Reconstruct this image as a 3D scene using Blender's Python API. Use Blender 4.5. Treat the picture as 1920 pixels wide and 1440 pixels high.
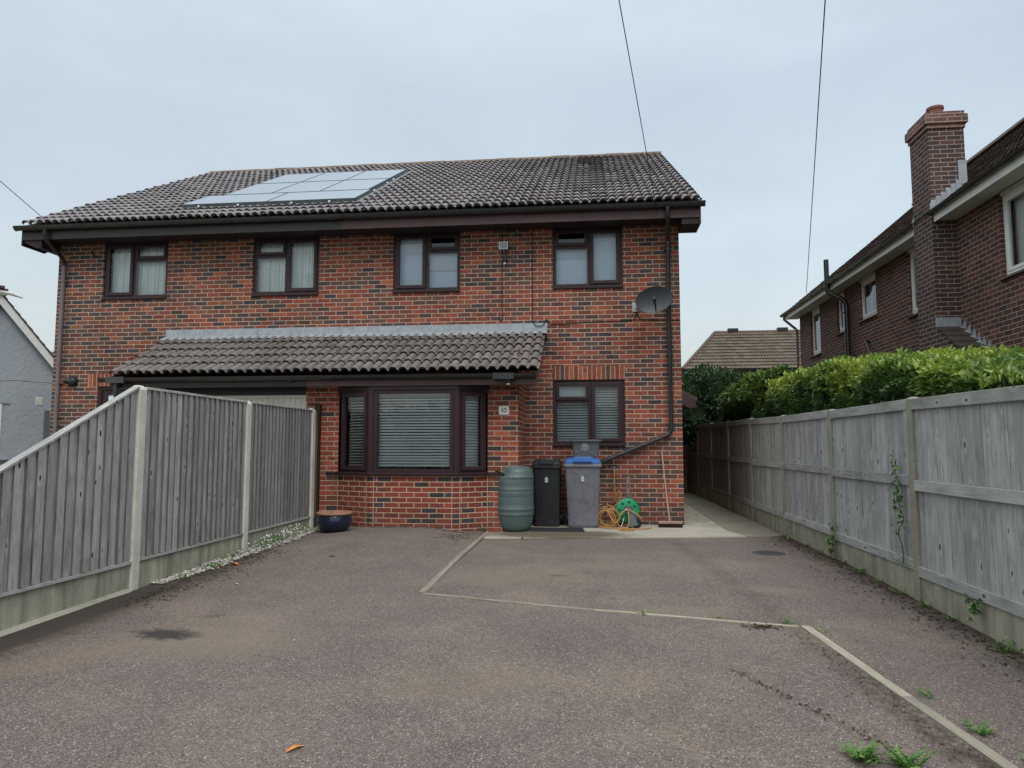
import bpy, math, random
from mathutils import Vector, Matrix, noise
R_ = math.radians
random.seed(7)
sc = bpy.context.scene
for o in list(bpy.data.objects): bpy.data.objects.remove(o)

# ------------------------------------------------------------------ camera
cam_d = bpy.data.cameras.new("camera"); cam = bpy.data.objects.new("camera", cam_d)
sc.collection.objects.link(cam); sc.camera = cam
cam_d.sensor_width = 36; cam_d.lens = 25.3125; cam_d.clip_end = 2000; cam_d.clip_start = 0.05
cam.location = (0, 0, 1.26)
cam.rotation_euler = (R_(90) + math.atan(118 / 1350), 0, R_(6.37))

# ------------------------------------------------------------------ sky, sun, exposure
SUN_EL, SUN_AZ = 52, 205      # high sun behind thick cloud, behind the camera and to its right
world = bpy.data.worlds.new("World"); sc.world = world; world.use_nodes = True
wn = world.node_tree; wn.nodes.clear()
def wnode(t, **k):
    n = wn.nodes.new(t)
    for a, b in k.items(): setattr(n, a, b)
    return n
wout = wnode('ShaderNodeOutputWorld')
bg1 = wnode('ShaderNodeBackground'); bg2 = wnode('ShaderNodeBackground'); addb = wnode('ShaderNodeAddShader')
sky = wnode('ShaderNodeTexSky', sky_type='NISHITA', sun_disc=False)
sky.sun_elevation = R_(SUN_EL); sky.sun_rotation = R_(SUN_AZ - 0); sky.air_density = 1.5; sky.dust_density = 3
bg1.inputs['Strength'].default_value = 0.05
wn.links.new(sky.outputs[0], bg1.inputs['Color'])
# overcast layer: brighter towards the zenith, with soft cloud structure
tc = wnode('ShaderNodeTexCoord'); sep = wnode('ShaderNodeSeparateXYZ'); wn.links.new(tc.outputs['Generated'], sep.inputs[0])
mapn = wnode('ShaderNodeMapping'); mapn.inputs['Scale'].default_value = (1.0, 1.0, 2.6)
wn.links.new(tc.outputs['Generated'], mapn.inputs[0])
nz = wnode('ShaderNodeTexNoise'); nz.inputs['Scale'].default_value = 2.3; nz.inputs['Detail'].default_value = 5; nz.inputs['Roughness'].default_value = .5; nz.inputs['Distortion'].default_value = .35
wn.links.new(mapn.outputs[0], nz.inputs['Vector'])
mr = wnode('ShaderNodeMapRange'); mr.inputs[1].default_value = .3; mr.inputs[2].default_value = .7; mr.inputs[3].default_value = .88; mr.inputs[4].default_value = 1.10
wn.links.new(nz.outputs['Fac'], mr.inputs[0])
grad = wnode('ShaderNodeValToRGB'); cr = grad.color_ramp
cr.elements[0].position = 0.0; cr.elements[0].color = (.445, .478, .503, 1)
cr.elements[1].position = 1.0; cr.elements[1].color = (1.48, 1.56, 1.60, 1)
e = cr.elements.new(.2); e.color = (.460, .508, .536, 1)
e = cr.elements.new(.45); e.color = (.460, .512, .545, 1)
e = cr.elements.new(.62); e.color = (.66, .73, .77, 1)
wn.links.new(sep.outputs['Z'], grad.inputs[0])
mul = wnode('ShaderNodeVectorMath', operation='SCALE'); wn.links.new(grad.outputs[0], mul.inputs[0]); wn.links.new(mr.outputs[0], mul.inputs['Scale'])
wn.links.new(mul.outputs[0], bg2.inputs['Color']); bg2.inputs['Strength'].default_value = 0.875
wn.links.new(bg1.outputs[0], addb.inputs[0]); wn.links.new(bg2.outputs[0], addb.inputs[1]); wn.links.new(addb.outputs[0], wout.inputs[0])
sun_d = bpy.data.lights.new("sun", 'SUN'); sun_d.energy = 1.15; sun_d.angle = R_(28); sun_d.color = (1, .96, .9)
sun = bpy.data.objects.new("sun", sun_d); sc.collection.objects.link(sun); sun.location = (4, -10, 20)
az = R_(SUN_AZ)   # measured from +Y, clockwise seen from above
sdir = Vector((math.sin(az) * math.cos(R_(SUN_EL)) * -1, math.cos(az) * math.cos(R_(SUN_EL)), math.sin(R_(SUN_EL))))
sun.rotation_euler = sdir.to_track_quat('Z', 'Y').to_euler()
sc.view_settings.view_transform = 'Standard'; sc.view_settings.look = 'None'
sc.view_settings.exposure = 0.24; sc.view_settings.gamma = 1

# ------------------------------------------------------------------ mesh helper
OFF = {}
class MB:
    def __init__(s): s.v = []; s.f = []; s.uv = []; s.mi = []; s.id = []
    def face(s, pts, uvs=None, m=0, id=None, M=None):
        b = len(s.v)
        for p in pts:
            p = Vector(p)
            s.v.append(M @ p if M is not None else p)
        s.f.append(tuple(range(b, b + len(pts)))); s.mi.append(m)
        s.uv.append(uvs if uvs else [(p[0], p[2]) for p in pts])
        s.id.append(id if id is not None else (.5, .5, .5))
    def box(s, x0, x1, y0, y1, z0, z1, m=0, id=None, M=None, grain='z', uo=None):
        if id is None: id = (random.random(), random.random(), random.random())
        uo = uo if uo is not None else (0, 0)
        def U(a, b): return (a + uo[0], b + uo[1])
        g = grain
        def q(pts, kx):
            uv = []
            for p in pts:
                x, y, z = p
                if kx == 'x': a, b = y, z       # face normal along x
                elif kx == 'y': a, b = x, z
                else: a, b = x, y
                if g == 'x':
                    a, b = (z, x) if kx == 'y' else ((y, x) if kx == 'z' else (y, z))
                elif g == 'y':
                    a, b = (z, y) if kx == 'x' else ((x, y) if kx == 'z' else (x, z))
                uv.append(U(a, b))
            s.face(pts, uv, m, id, M)
        q([(x0, y0, z0), (x1, y0, z0), (x1, y0, z1), (x0, y0, z1)], 'y')
        q([(x1, y1, z0), (x0, y1, z0), (x0, y1, z1), (x1, y1, z1)], 'y')
        q([(x1, y0, z0), (x1, y1, z0), (x1, y1, z1), (x1, y0, z1)], 'x')
        q([(x0, y1, z0), (x0, y0, z0), (x0, y0, z1), (x0, y1, z1)], 'x')
        q([(x0, y0, z1), (x1, y0, z1), (x1, y1, z1), (x0, y1, z1)], 'z')
        q([(x0, y1, z0), (x1, y1, z0), (x1, y0, z0), (x0, y0, z0)], 'z')
    def prism(s, poly, axis, a0, a1, m=0, id=None):
        """poly: 2D points; axis 'x': (y,z) extruded over x; 'y': (x,z); 'z': (x,y)"""
        if id is None: id = (random.random(), random.random(), random.random())
        def P(p, a): return {'x': (a, p[0], p[1]), 'y': (p[0], a, p[1]), 'z': (p[0], p[1], a)}[axis]
        n = len(poly); area = sum(poly[i][0] * poly[(i + 1) % n][1] - poly[(i + 1) % n][0] * poly[i][1] for i in range(n))
        if (area < 0) != (axis == 'y'): poly = poly[::-1]
        s.face([P(p, a1) for p in poly], list(poly), m, id)
        s.face([P(p, a0) for p in poly[::-1]], list(poly[::-1]), m, id)
        for i in range(n):
            p, q = poly[i], poly[(i + 1) % n]; L = math.hypot(q[0] - p[0], q[1] - p[1])
            if axis in 'xy': uv = [(a0, p[1]), (a0, q[1]), (a1, q[1]), (a1, p[1])] if abs(q[1]-p[1]) > abs(q[0]-p[0]) else [(a0, p[0]), (a0, q[0]), (a1, q[0]), (a1, p[0])]
            else: uv = [(0, a0), (L, a0), (L, a1), (0, a1)]
            if axis in 'xy': s.face([P(p, a0), P(q, a0), P(q, a1), P(p, a1)], uv, m, id)
            else: s.face([P(p, a0), P(q, a0), P(q, a1), P(p, a1)], uv, m, id)
    def tube(s, pts, r, n=8, m=0, id=None, caps=True):
        if id is None: id = (random.random(), random.random(), random.random())
        pts = [Vector(p) for p in pts]; rings = []; up = None
        rr = r if isinstance(r, (list, tuple)) else [r] * len(pts); L = 0
        for i, p in enumerate(pts):
            t = (pts[min(i + 1, len(pts) - 1)] - pts[max(i - 1, 0)])
            if t.length < 1e-9: t = Vector((0, 0, 1))
            t.normalize()
            if up is None:
                up = Vector((0, 0, 1)) if abs(t.z) < .9 else Vector((1, 0, 0))
            a = up - t * up.dot(t)
            if a.length < 1e-6: a = t.orthogonal()
            a.normalize(); up = a; b = t.cross(a)
            if i: L += (p - pts[i - 1]).length
            rings.append(([p + (a * math.cos(k * 2 * math.pi / n) + b * math.sin(k * 2 * math.pi / n)) * rr[i] for k in range(n)], L))
        for i in range(len(rings) - 1):
            A, la = rings[i]; B, lb = rings[i + 1]
            for k in range(n):
                k2 = (k + 1) % n
                s.face([A[k], A[k2], B[k2], B[k]], [(k / n, la), ((k + 1) / n, la), ((k + 1) / n, lb), (k / n, lb)], m, id)
        if caps:
            s.face(rings[0][0][::-1], None, m, id); s.face(rings[-1][0], None, m, id)
    def lathe(s, prof, n=32, M=None, m=0, id=None, fn=None):
        if id is None: id = (random.random(), random.random(), random.random())
        def P(r, z, k):
            a = 2 * math.pi * k / n; p = Vector((r * math.cos(a), r * math.sin(a), z))
            return fn(p) if fn else p
        for i in range(len(prof) - 1):
            (r0, z0), (r1, z1) = prof[i], prof[i + 1]
            for k in range(n):
                pts = [P(r0, z0, k), P(r0, z0, k + 1), P(r1, z1, k + 1), P(r1, z1, k)]
                if r0 < 1e-6: pts = pts[1:]
                elif r1 < 1e-6: pts = pts[:3]
                s.face(pts, [(p.x, p.z) for p in pts], m, id, M)
    def loft(s, secs, m=0, id=None, caps=True, M=None):
        if id is None: id = (random.random(), random.random(), random.random())
        n = len(secs[0])
        for a, b in zip(secs, secs[1:]):
            for k in range(n):
                k2 = (k + 1) % n; s.face([a[k], a[k2], b[k2], b[k]], None, m, id, M)
        if caps: s.face(secs[0][::-1], None, m, id, M); s.face(secs[-1], None, m, id, M)
    def xform(s, T): s.v = [T @ v for v in s.v]; return s
    def build(s, name, mats, parent=None, smooth=None, bevel=None, origin=None, merge=True):
        me = bpy.data.meshes.new(name)
        if parent is not None: off = OFF[parent.name]
        elif origin is not None: off = Vector(origin)
        else:
            xs = [p.x for p in s.v]; ys = [p.y for p in s.v]; zs = [p.z for p in s.v]
            off = Vector(((min(xs) + max(xs)) / 2, (min(ys) + max(ys)) / 2, min(zs)))
        # merge duplicate verts
        vm = {}; vs = []; idx = []
        for p in s.v:
            k = (round(p.x, 5), round(p.y, 5), round(p.z, 5)) if merge else len(idx)
            if k not in vm: vm[k] = len(vs); vs.append(p - off)
            idx.append(vm[k])
        fs = []; fu = []; fi = []; fm = []
        for f, u, i, mm in zip(s.f, s.uv, s.id, s.mi):
            g = [idx[k] for k in f]
            if len(set(g)) < len(g):
                h = []; hu = []
                for a, b in zip(g, u):
                    if a not in h: h.append(a); hu.append(b)
                if len(h) < 3: continue
                g, u = h, hu
            fs.append(g); fu.append(u); fi.append(i); fm.append(mm)
        me.from_pydata(vs, [], fs)
        uvl = me.uv_layers.new(name='UVMap'); ca = me.color_attributes.new('tone', 'FLOAT_COLOR', 'CORNER')
        uvl = me.uv_layers['UVMap']; ca = me.color_attributes['tone']
        fl = [c for u in fu for t in u for c in t[:2]]; uvl.data.foreach_set('uv', fl)
        cl = [c for u, i in zip(fu, fi) for t in u for c in (i[0], i[1], i[2], 1.0)]; ca.data.foreach_set('color', cl)
        if not isinstance(mats, (list, tuple)): mats = [mats]
        for m in mats: me.materials.append(m)
        me.polygons.foreach_set('material_index', fm)
        if smooth is not None:
            me.shade_smooth(); 
            if smooth < 180: me.set_sharp_from_angle(angle=R_(smooth))
        me.update()
        o = bpy.data.objects.new(name, me); sc.collection.objects.link(o)
        if parent is not None: o.parent = parent
        else: o.location = off
        OFF[o.name] = off
        if bevel:
            b = o.modifiers.new('bevel', 'BEVEL'); b.width = bevel; b.segments = 2; b.limit_method = 'ANGLE'; b.angle_limit = R_(40)
        return o
def thing(name, label, cat, loc, group=None):
    o = bpy.data.objects.new(name, None); sc.collection.objects.link(o); o.location = loc; o.empty_display_size = .2
    o['label'] = label; o['category'] = cat; OFF[o.name] = Vector(loc)
    if group: o['group'] = group
    return o
def tag(o, label=None, cat=None, group=None, kind=None):
    if label: o['label'] = label
    if cat: o['category'] = cat
    if group: o['group'] = group
    if kind: o['kind'] = kind
    return o
def rid(): return (random.random(), random.random(), random.random())
def catmull(P, k=8):
    P = [Vector(p) for p in P]; Q = [P[0]] + P + [P[-1]]; out = []
    for i in range(1, len(Q) - 2):
        for j in range(k):
            t = j / k; a, b, c, d = Q[i - 1], Q[i], Q[i + 1], Q[i + 2]
            out.append(.5 * ((2 * b) + (c - a) * t + (2 * a - 5 * b + 4 * c - d) * t * t + (3 * b - a - 3 * c + d) * t ** 3))
    out.append(P[-1]); return out
def sst(a, b, x):
    t = max(0, min(1, (x - a) / (b - a))); return t * t * (3 - 2 * t)
def g(x, y):   # ground height of the yard
    h = .02 * (min(y, 8) - 8) if y > -4 else -.24
    h += .105 * sst(6.5, 9.9, y) * (1 - .8 * sst(-2.6, -1.56, x) - .2 * sst(-1.6, -1.5, x)) * (.55 + .45 * sst(-4.1, -2.9, x))
    return h

# ------------------------------------------------------------------ materials
class NT:
    def __init__(s, name, rough=.8, spec=.3):
        s.m = bpy.data.materials.new(name); s.m.use_nodes = True; s.t = s.m.node_tree
        s.b = s.t.nodes['Principled BSDF']; s.b.inputs['Roughness'].default_value = rough; s.b.inputs['Specular IOR Level'].default_value = spec
        s.out = s.t.nodes['Material Output']
    def n(s, t, **k):
        x = s.t.nodes.new(t)
        for a, b in k.items(): setattr(x, a, b)
        return x
    def L(s, a, b): s.t.links.new(a, b)
    def set(s, sock, v):
        if hasattr(v, 'is_linked') or isinstance(v, bpy.types.NodeSocket): s.L(v, sock)
        else:
            if isinstance(v, (tuple, list)) and len(v) == 3 and sock.type == 'RGBA': v = (*v, 1)
            sock.default_value = v
    def math(s, op, a, b=0.0, c=0.0, clamp=False):
        x = s.n('ShaderNodeMath', operation=op, use_clamp=clamp); s.set(x.inputs[0], a); s.set(x.inputs[1], b); s.set(x.inputs[2], c); return x.outputs[0]
    def uv(s): return s.n('ShaderNodeUVMap', uv_map='UVMap').outputs[0]
    def obj(s): return s.n('ShaderNodeNewGeometry').outputs['Position']
    def ids(s):
        a = s.n('ShaderNodeAttribute', attribute_name='tone'); x = s.n('ShaderNodeSeparateColor'); s.L(a.outputs['Color'], x.inputs[0]); return x.outputs
    def sep(s, v): x = s.n('ShaderNodeSeparateXYZ'); s.L(v, x.inputs[0]); return x.outputs
    def comb(s, a, b, c=0.0):
        x = s.n('ShaderNodeCombineXYZ'); s.set(x.inputs[0], a); s.set(x.inputs[1], b); s.set(x.inputs[2], c); return x.outputs[0]
    def vscale(s, v, k):
        x = s.n('ShaderNodeVectorMath', operation='MULTIPLY'); s.L(v, x.inputs[0]); x.inputs[1].default_value = k if isinstance(k, tuple) else (k, k, k); return x.outputs[0]
    def vadd(s, v, w):
        x = s.n('ShaderNodeVectorMath', operation='ADD'); s.L(v, x.inputs[0]); s.set(x.inputs[1], w); return x.outputs[0]
    def noise(s, v, scale, det=4, rough=.55, out='Fac', dist=0.0):
        x = s.n('ShaderNodeTexNoise'); s.L(v, x.inputs['Vector']); x.inputs['Scale'].default_value = scale; x.inputs['Detail'].default_value = det; x.inputs['Roughness'].default_value = rough; x.inputs['Distortion'].default_value = dist; return x.outputs[out]
    def vor(s, v, scale, out='Distance', feat='F1', rnd=1.0):
        x = s.n('ShaderNodeTexVoronoi', feature=feat); s.L(v, x.inputs['Vector']); x.inputs['Scale'].default_value = scale; x.inputs['Randomness'].default_value = rnd; return x.outputs[out]
    def white(s, v, out='Value'):
        x = s.n('ShaderNodeTexWhiteNoise', noise_dimensions='3D'); s.L(v, x.inputs['Vector']); return x.outputs[out]
    def ramp(s, f, stops, interp='LINEAR'):
        x = s.n('ShaderNodeValToRGB'); s.set(x.inputs[0], f); c = x.color_ramp; c.interpolation = interp
        for i, (p, col) in enumerate(stops):
            e = c.elements[i] if i < 2 else c.elements.new(p)
            e.position = p; e.color = (*col, 1) if len(col) == 3 else col
        return x.outputs[0]
    def mr(s, f, a, b, c=0.0, d=1.0, smooth=False):
        x = s.n('ShaderNodeMapRange', interpolation_type='SMOOTHSTEP' if smooth else 'LINEAR'); s.set(x.inputs[0], f)
        for i, v in enumerate((a, b, c, d)): x.inputs[i + 1].default_value = v
        return x.outputs[0]
    def mix(s, f, a, b, t='MIX'):
        x = s.n('ShaderNodeMix', data_type='RGBA', blend_type=t); s.set(x.inputs[0], f); s.set(x.inputs[6], a); s.set(x.inputs[7], b); return x.outputs[2]
    def grey(s, v): return s.comb(v, v, v)
    def col(s, c): s.set(s.b.inputs['Base Color'], c)
    def bump(s, h, strength=.5, dist=.005):
        x = s.n('ShaderNodeBump'); s.set(x.inputs['Height'], h); x.inputs['Strength'].default_value = strength; x.inputs['Distance'].default_value = dist; s.L(x.outputs[0], s.b.inputs['Normal'])
    def rough(s, v): s.set(s.b.inputs['Roughness'], v)

def plain(name, c, rough=.5, var=.12, spec=.4, nscale=6, metal=0, bump=0, dirt=None):
    t = NT(name, rough, spec); p = t.obj(); f = t.noise(p, nscale, 5, .6)
    k = t.mr(f, .3, .7, 1 - var, 1 + var); cc = t.mix(1.0, c, t.grey(k), 'MULTIPLY')
    if dirt:
        d = t.mr(t.noise(p, nscale * 1.7, 6, .7), .5, .72, 0, dirt[1]); cc = t.mix(d, cc, dirt[0])
    t.col(cc); t.b.inputs['Metallic'].default_value = metal
    if bump: t.bump(t.noise(p, 60, 4), bump, .003)
    return t.m

def brick(name, palette, mortar, H=.075, L=.225, joint=.0055, swap=False, grime=.0, mix2=None):
    t = NT(name, .9, .25); uv = t.uv(); pos = t.obj()
    wob = t.noise(uv, 9, 3, .6, 'Color'); wv = t.vadd(t.vscale(t.vadd(wob, (-.5, -.5, -.5)), .010), uv)
    s = t.sep(wv); u, v = (s[1], s[0]) if swap else (s[0], s[1])
    if swap: H, L = .075, 10.0
    row = t.math('FLOOR', t.math('DIVIDE', v, H))
    par = t.math('MODULO', t.math('ABSOLUTE', row), 2.0)
    uu = t.math('ADD', t.math('DIVIDE', u, L), t.math('MULTIPLY', par, .5) if not swap else .3)
    cell = t.math('FLOOR', uu)
    fx = t.math('MULTIPLY', t.math('FRACT', uu), L); fy = t.math('MULTIPLY', t.math('FRACT', t.math('DIVIDE', v, H)), H)
    dx = t.math('MINIMUM', fx, t.math('SUBTRACT', L, fx)); dy = t.math('MINIMUM', fy, t.math('SUBTRACT', H, fy))
    d = t.math('MINIMUM', dx, dy)
    mask = t.mr(d, joint - .0015, joint + .0022, 0, 1)
    idv = t.comb(cell, row, 3.7); w1 = t.white(idv); w2 = t.white(t.comb(row, cell, 9.1))
    stops = []; acc = 0
    tot = sum(p[0] for p in palette)
    for wgt, c in palette: stops.append((acc / tot, c)); acc += wgt
    bc = t.ramp(w1, stops, 'CONSTANT')
    bc = t.mix(1.0, bc, t.grey(t.mr(w2, 0, 1, .78, 1.22)), 'MULTIPLY')
    nse = t.noise(t.comb(t.math('MULTIPLY', s[0], 1.0), s[1], w2), 26, 5, .65)
    bc = t.mix(1.0, bc, t.grey(t.mr(nse, .25, .75, .72, 1.26)), 'MULTIPLY')
    # smoky patches crossing single bricks
    sm = t.mr(t.noise(t.vadd(t.vscale(uv, 1.0), t.comb(w1, w2, 0.0)), 6, 3), .53, .68, 0, .62)
    bc = t.mix(sm, bc, palette[-1][1])
    if mix2:   # whole-wall tone drift (kiln batches)
        k = t.mr(t.sep(pos)[mix2[0]], mix2[1], mix2[2], 0, 1, True); bc = t.mix(k, bc, t.mix(1.0, bc, mix2[3], 'MULTIPLY'))
    mo = t.mix(1.0, mortar, t.grey(t.mr(t.noise(uv, 14, 5, .7), .25, .75, .72, 1.2)), 'MULTIPLY')
    c = t.mix(mask, mo, bc)
    if grime:
        z = t.sep(pos)[2]; gm = t.math('MULTIPLY', t.mr(z, .55, -.05, 0, 1, True), t.mr(t.noise(pos, 5, 5, .6), .3, .6, .2, 1))
        c = t.mix(t.math('MULTIPLY', gm, grime), c, (.075, .055, .045))
    big = t.mr(t.noise(pos, .9, 5, .65), .3, .7, .80, 1.15); c = t.mix(1.0, c, t.grey(big), 'MULTIPLY')
    # a little lime bloom
    bl = t.mr(t.noise(pos, 11, 6, .75), .66, .82, 0, .28); c = t.mix(bl, c, (.45, .38, .33))
    t.col(c); t.bump(t.math('ADD', t.math('MULTIPLY', mask, 1.0), t.math('MULTIPLY', nse, .35)), .7, .006)
    return t.m
REDS = [(3, (.250, .066, .046)), (2.8, (.205, .064, .047)), (1.7, (.290, .090, .052)), (2.6, (.160, .068, .052)), (2.2, (.122, .062, .052)), (1.6, (.085, .056, .056)), (1.3, (.062, .050, .058))]
MORT0 = (.46, .335, .225)
MORT = (.48, .375, .28)
M = {}
M['brick'] = brick('brick_house_wall', REDS, MORT, grime=.55, mix2=(0, -6.0, -9.5, (.78, .98, 1.08)))
M['brick_porch'] = brick('brick_porch_wall', [(4, (.29, .070, .044)), (3, (.235, .062, .042)), (2.4, (.33, .090, .050)), (2, (.18, .070, .050)), (1.5, (.065, .052, .056))], (.50, .39, .29), grime=.35)
M['brick_bay'] = brick('brick_bay', [(6, (.235, .054, .038)), (4, (.20, .048, .036)), (2, (.055, .046, .055))], (.52, .38, .25), joint=.0065, grime=.35)
M['brick_soldier'] = brick('brick_soldier', [(3, (.31, .092, .052)), (3, (.24, .070, .046)), (2, (.20, .070, .046)), (1, (.075, .052, .052))], MORT, swap=True)
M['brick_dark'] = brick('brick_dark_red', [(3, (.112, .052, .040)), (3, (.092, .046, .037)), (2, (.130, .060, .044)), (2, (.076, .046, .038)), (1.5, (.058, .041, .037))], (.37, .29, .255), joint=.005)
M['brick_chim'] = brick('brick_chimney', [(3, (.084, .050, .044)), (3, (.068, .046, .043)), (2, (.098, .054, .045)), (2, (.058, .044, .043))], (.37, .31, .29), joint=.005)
M['brick_cap'] = brick('brick_chimney_cap', [(3, (.165, .085, .074)), (3, (.14, .075, .068)), (2, (.19, .11, .092))], (.42, .34, .30))
M['brick_far'] = brick('brick_far', [(3, (.26, .075, .048)), (3, (.20, .065, .045)), (1, (.10, .05, .045))], (.34, .26, .2))
M['mortar'] = plain('mortar', MORT, .95, .2, .2, 14)

def roof_mat(name, base, lichen, orange, per=.1475, spots=1.0):
    t = NT(name, .85, .3); ids = t.ids(); p = t.obj()
    b = t.mix(1.0, base, t.grey(t.mr(ids[0], 0, 1, .80, 1.2)), 'MULTIPLY')
    b = t.mix(t.mr(ids[1], .5, 1, 0, .35), b, (base[0] * 1.25, base[1] * 1.05, base[2] * .95))
    b = t.mix(1.0, b, t.grey(t.mr(t.noise(p, 9, 6, .7), .25, .75, .72, 1.25)), 'MULTIPLY')
    b = t.mix(1.0, b, t.grey(t.mr(t.noise(p, 90, 3, .6), .3, .7, .85, 1.15)), 'MULTIPLY')
    zone = t.mr(t.noise(p, 1.1, 3, .5), .38, .66, .15, 1)
    l1 = t.math('MULTIPLY', t.mr(t.noise(p, 24, 5, .72, dist=.8), .605, .655, 0, .8 * spots), zone); b = t.mix(l1, b, lichen)
    l2 = t.math('MULTIPLY', t.mr(t.noise(t.vadd(p, (5.2, 1, 3)), 16, 5, .75), .58, .68, 0, .62 * spots), t.mr(t.noise(t.vadd(p, (9, 4, 2)), .9, 3), .45, .68)); b = t.mix(l2, b, orange)
    l3 = t.mr(t.noise(t.vadd(p, (1.2, 7, 3)), 12, 5, .7), .6, .74, 0, .65); b = t.mix(l3, b, (base[0] * .4, base[1] * .42, base[2] * .42))
    t.col(b); t.bump(t.noise(p, 130, 4, .7), .5, .004); t.rough(t.mr(t.noise(p, 20, 3), .3, .7, .7, .95))
    return t.m
M['tile'] = roof_mat('roof_tile_main', (.205, .192, .198), (.36, .33, .29), (.28, .16, .07), spots=.55)
M['tile_porch'] = roof_mat('roof_tile_porch', (.150, .136, .128), (.50, .47, .42), (.26, .155, .065), spots=1.15)
M['tile_brown'] = roof_mat('roof_tile_brown', (.105, .080, .070), (.22, .19, .16), (.17, .12, .06), spots=.5)
M['tile_dark'] = roof_mat('roof_tile_dark', (.060, .048, .042), (.16, .14, .12), (.12, .09, .05), spots=.4)
M['tile_moss'] = roof_mat('roof_tile_mossy', (.130, .104, .080), (.20, .17, .09), (.19, .155, .06), spots=1.2)
M['ridge'] = plain('ridge_tile', (.165, .120, .092), .9, .35, .2, 4, dirt=((.19, .15, .10), .6))
M['upvc_brown'] = plain('upvc_brown', (.034, .017, .021), .45, .12, .3, 8)
M['upvc_brown_fascia'] = plain('fascia_red_brown', (.074, .038, .038), .45, .2, .4, 5)
M['fascia_dark'] = plain('fascia_dark', (.022, .018, .022), .45, .2, .4, 5)
M['soffit'] = plain('soffit_brown', (.028, .018, .02), .6, .2, .3, 5)
M['pvc_black'] = plain('gutter_black', (.022, .024, .028), .32, .25, .5, 5, dirt=((.09, .09, .09), .3))
M['pvc_brown'] = plain('gutter_brown', (.040, .036, .038), .3, .2, .5, 5)
M['pvc_grey'] = plain('downpipe_grey_brown', (.16, .13, .135), .5, .12, .4, 4)
M['white'] = plain('white_paint', (.74, .75, .74), .45, .05, .4, 3, dirt=((.42, .42, .38), .25))
M['white_soffit'] = plain('white_soffit', (.62, .62, .60), .6, .06, .3, 3)
M['garage_white'] = plain('garage_door_white', (.72, .71, .66), .5, .08, .4, 3, dirt=((.35, .27, .18), .25))
M['lead'] = plain('lead_flashing', (.30, .34, .37), .55, .2, .5, 9, dirt=((.16, .17, .18), .55))
M['mesh_grey'] = plain('panel_skirt_grey', (.13, .15, .16), .6, .2, .4, 9)
M['alu'] = plain('aluminium', (.42, .44, .46), .35, .1, .5, 9, metal=.8)
M['black'] = plain('black_plastic', (.012, .013, .015), .45, .25, .4, 20)
M['cable'] = plain('cable_black', (.010, .009, .010), .5, .2, .3, 20)
M['interior'] = plain('interior_dark', (.09, .09, .10), .9, .1, .1, 2)
M['render'] = plain('grey_render', (.335, .37, .405), .92, .10, .2, 1.6, bump=.9)
t = NT('grey_render_wall', .92, .2); p = t.obj()
c = t.mix(1.0, (.33, .365, .40), t.grey(t.mr(t.noise(p, .8, 5, .6), .3, .7, .88, 1.08)), 'MULTIPLY')
cz = t.math('ADD', t.sep(p)[2], t.math('MULTIPLY', t.noise(p, 1.4, 3), .12))
t.col(t.mix(t.math('LESS_THAN', t.math('ABSOLUTE', t.math('SUBTRACT', cz, 3.03)), .007), c, (.06, .065, .07))); t.bump(t.noise(p, 9, 6, .7), .8, .03); M['render'] = t.m

# glass: clear pane with a stronger double-glazed reflection
def glass_mat(name, refl=1.6, base=.03, tint=(.80, .86, .88)):
    t = NT(name); tr = t.n('ShaderNodeBsdfTransparent'); tr.inputs[0].default_value = (*tint, 1)
    gl = t.n('ShaderNodeBsdfGlossy'); gl.inputs['Roughness'].default_value = .01; gl.inputs[0].default_value = (.9, .95, 1, 1)
    fr = t.n('ShaderNodeFresnel'); fr.inputs[0].default_value = 1.5; f = t.math('MULTIPLY_ADD', fr.outputs[0], refl, base, True)
    nb = t.n('ShaderNodeBump'); nb.inputs['Strength'].default_value = .04; nb.inputs['Distance'].default_value = .02; t.L(t.noise(t.obj(), 1.5, 1), nb.inputs['Height']); t.L(nb.outputs[0], gl.inputs['Normal'])
    ms = t.n('ShaderNodeMixShader'); t.L(f, ms.inputs[0]); t.L(tr.outputs[0], ms.inputs[1]); t.L(gl.outputs[0], ms.inputs[2]); t.L(ms.outputs[0], t.out.inputs[0])
    return t.m
M['glass'] = glass_mat('window_glass', 1.2, .005, (.93, .96, .97))
M['glass_dark'] = glass_mat('window_glass_dark', 2.2, .06, (.3, .34, .36))
t = NT('net_curtain', .9, .1); uv = t.uv(); s = t.sep(uv)
f = t.noise(t.comb(t.math('MULTIPLY', s[0], 26), t.math('MULTIPLY', s[1], .7)), 1, 2)
t.col(t.mix(1.0, (.88, .93, .92), t.grey(t.mr(f, .3, .7, .78, 1.04)), 'MULTIPLY')); M['curtain'] = t.m
M['blind'] = plain('blind_white', (.86, .90, .90), .5, .06, .3, 3)
M['roller'] = plain('roller_blind_blue_grey', (.66, .79, .92), .7, .05, .2, 1.5)
M['roller_light'] = plain('blind_pale', (.72, .82, .90), .7, .05, .2, 2)

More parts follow.
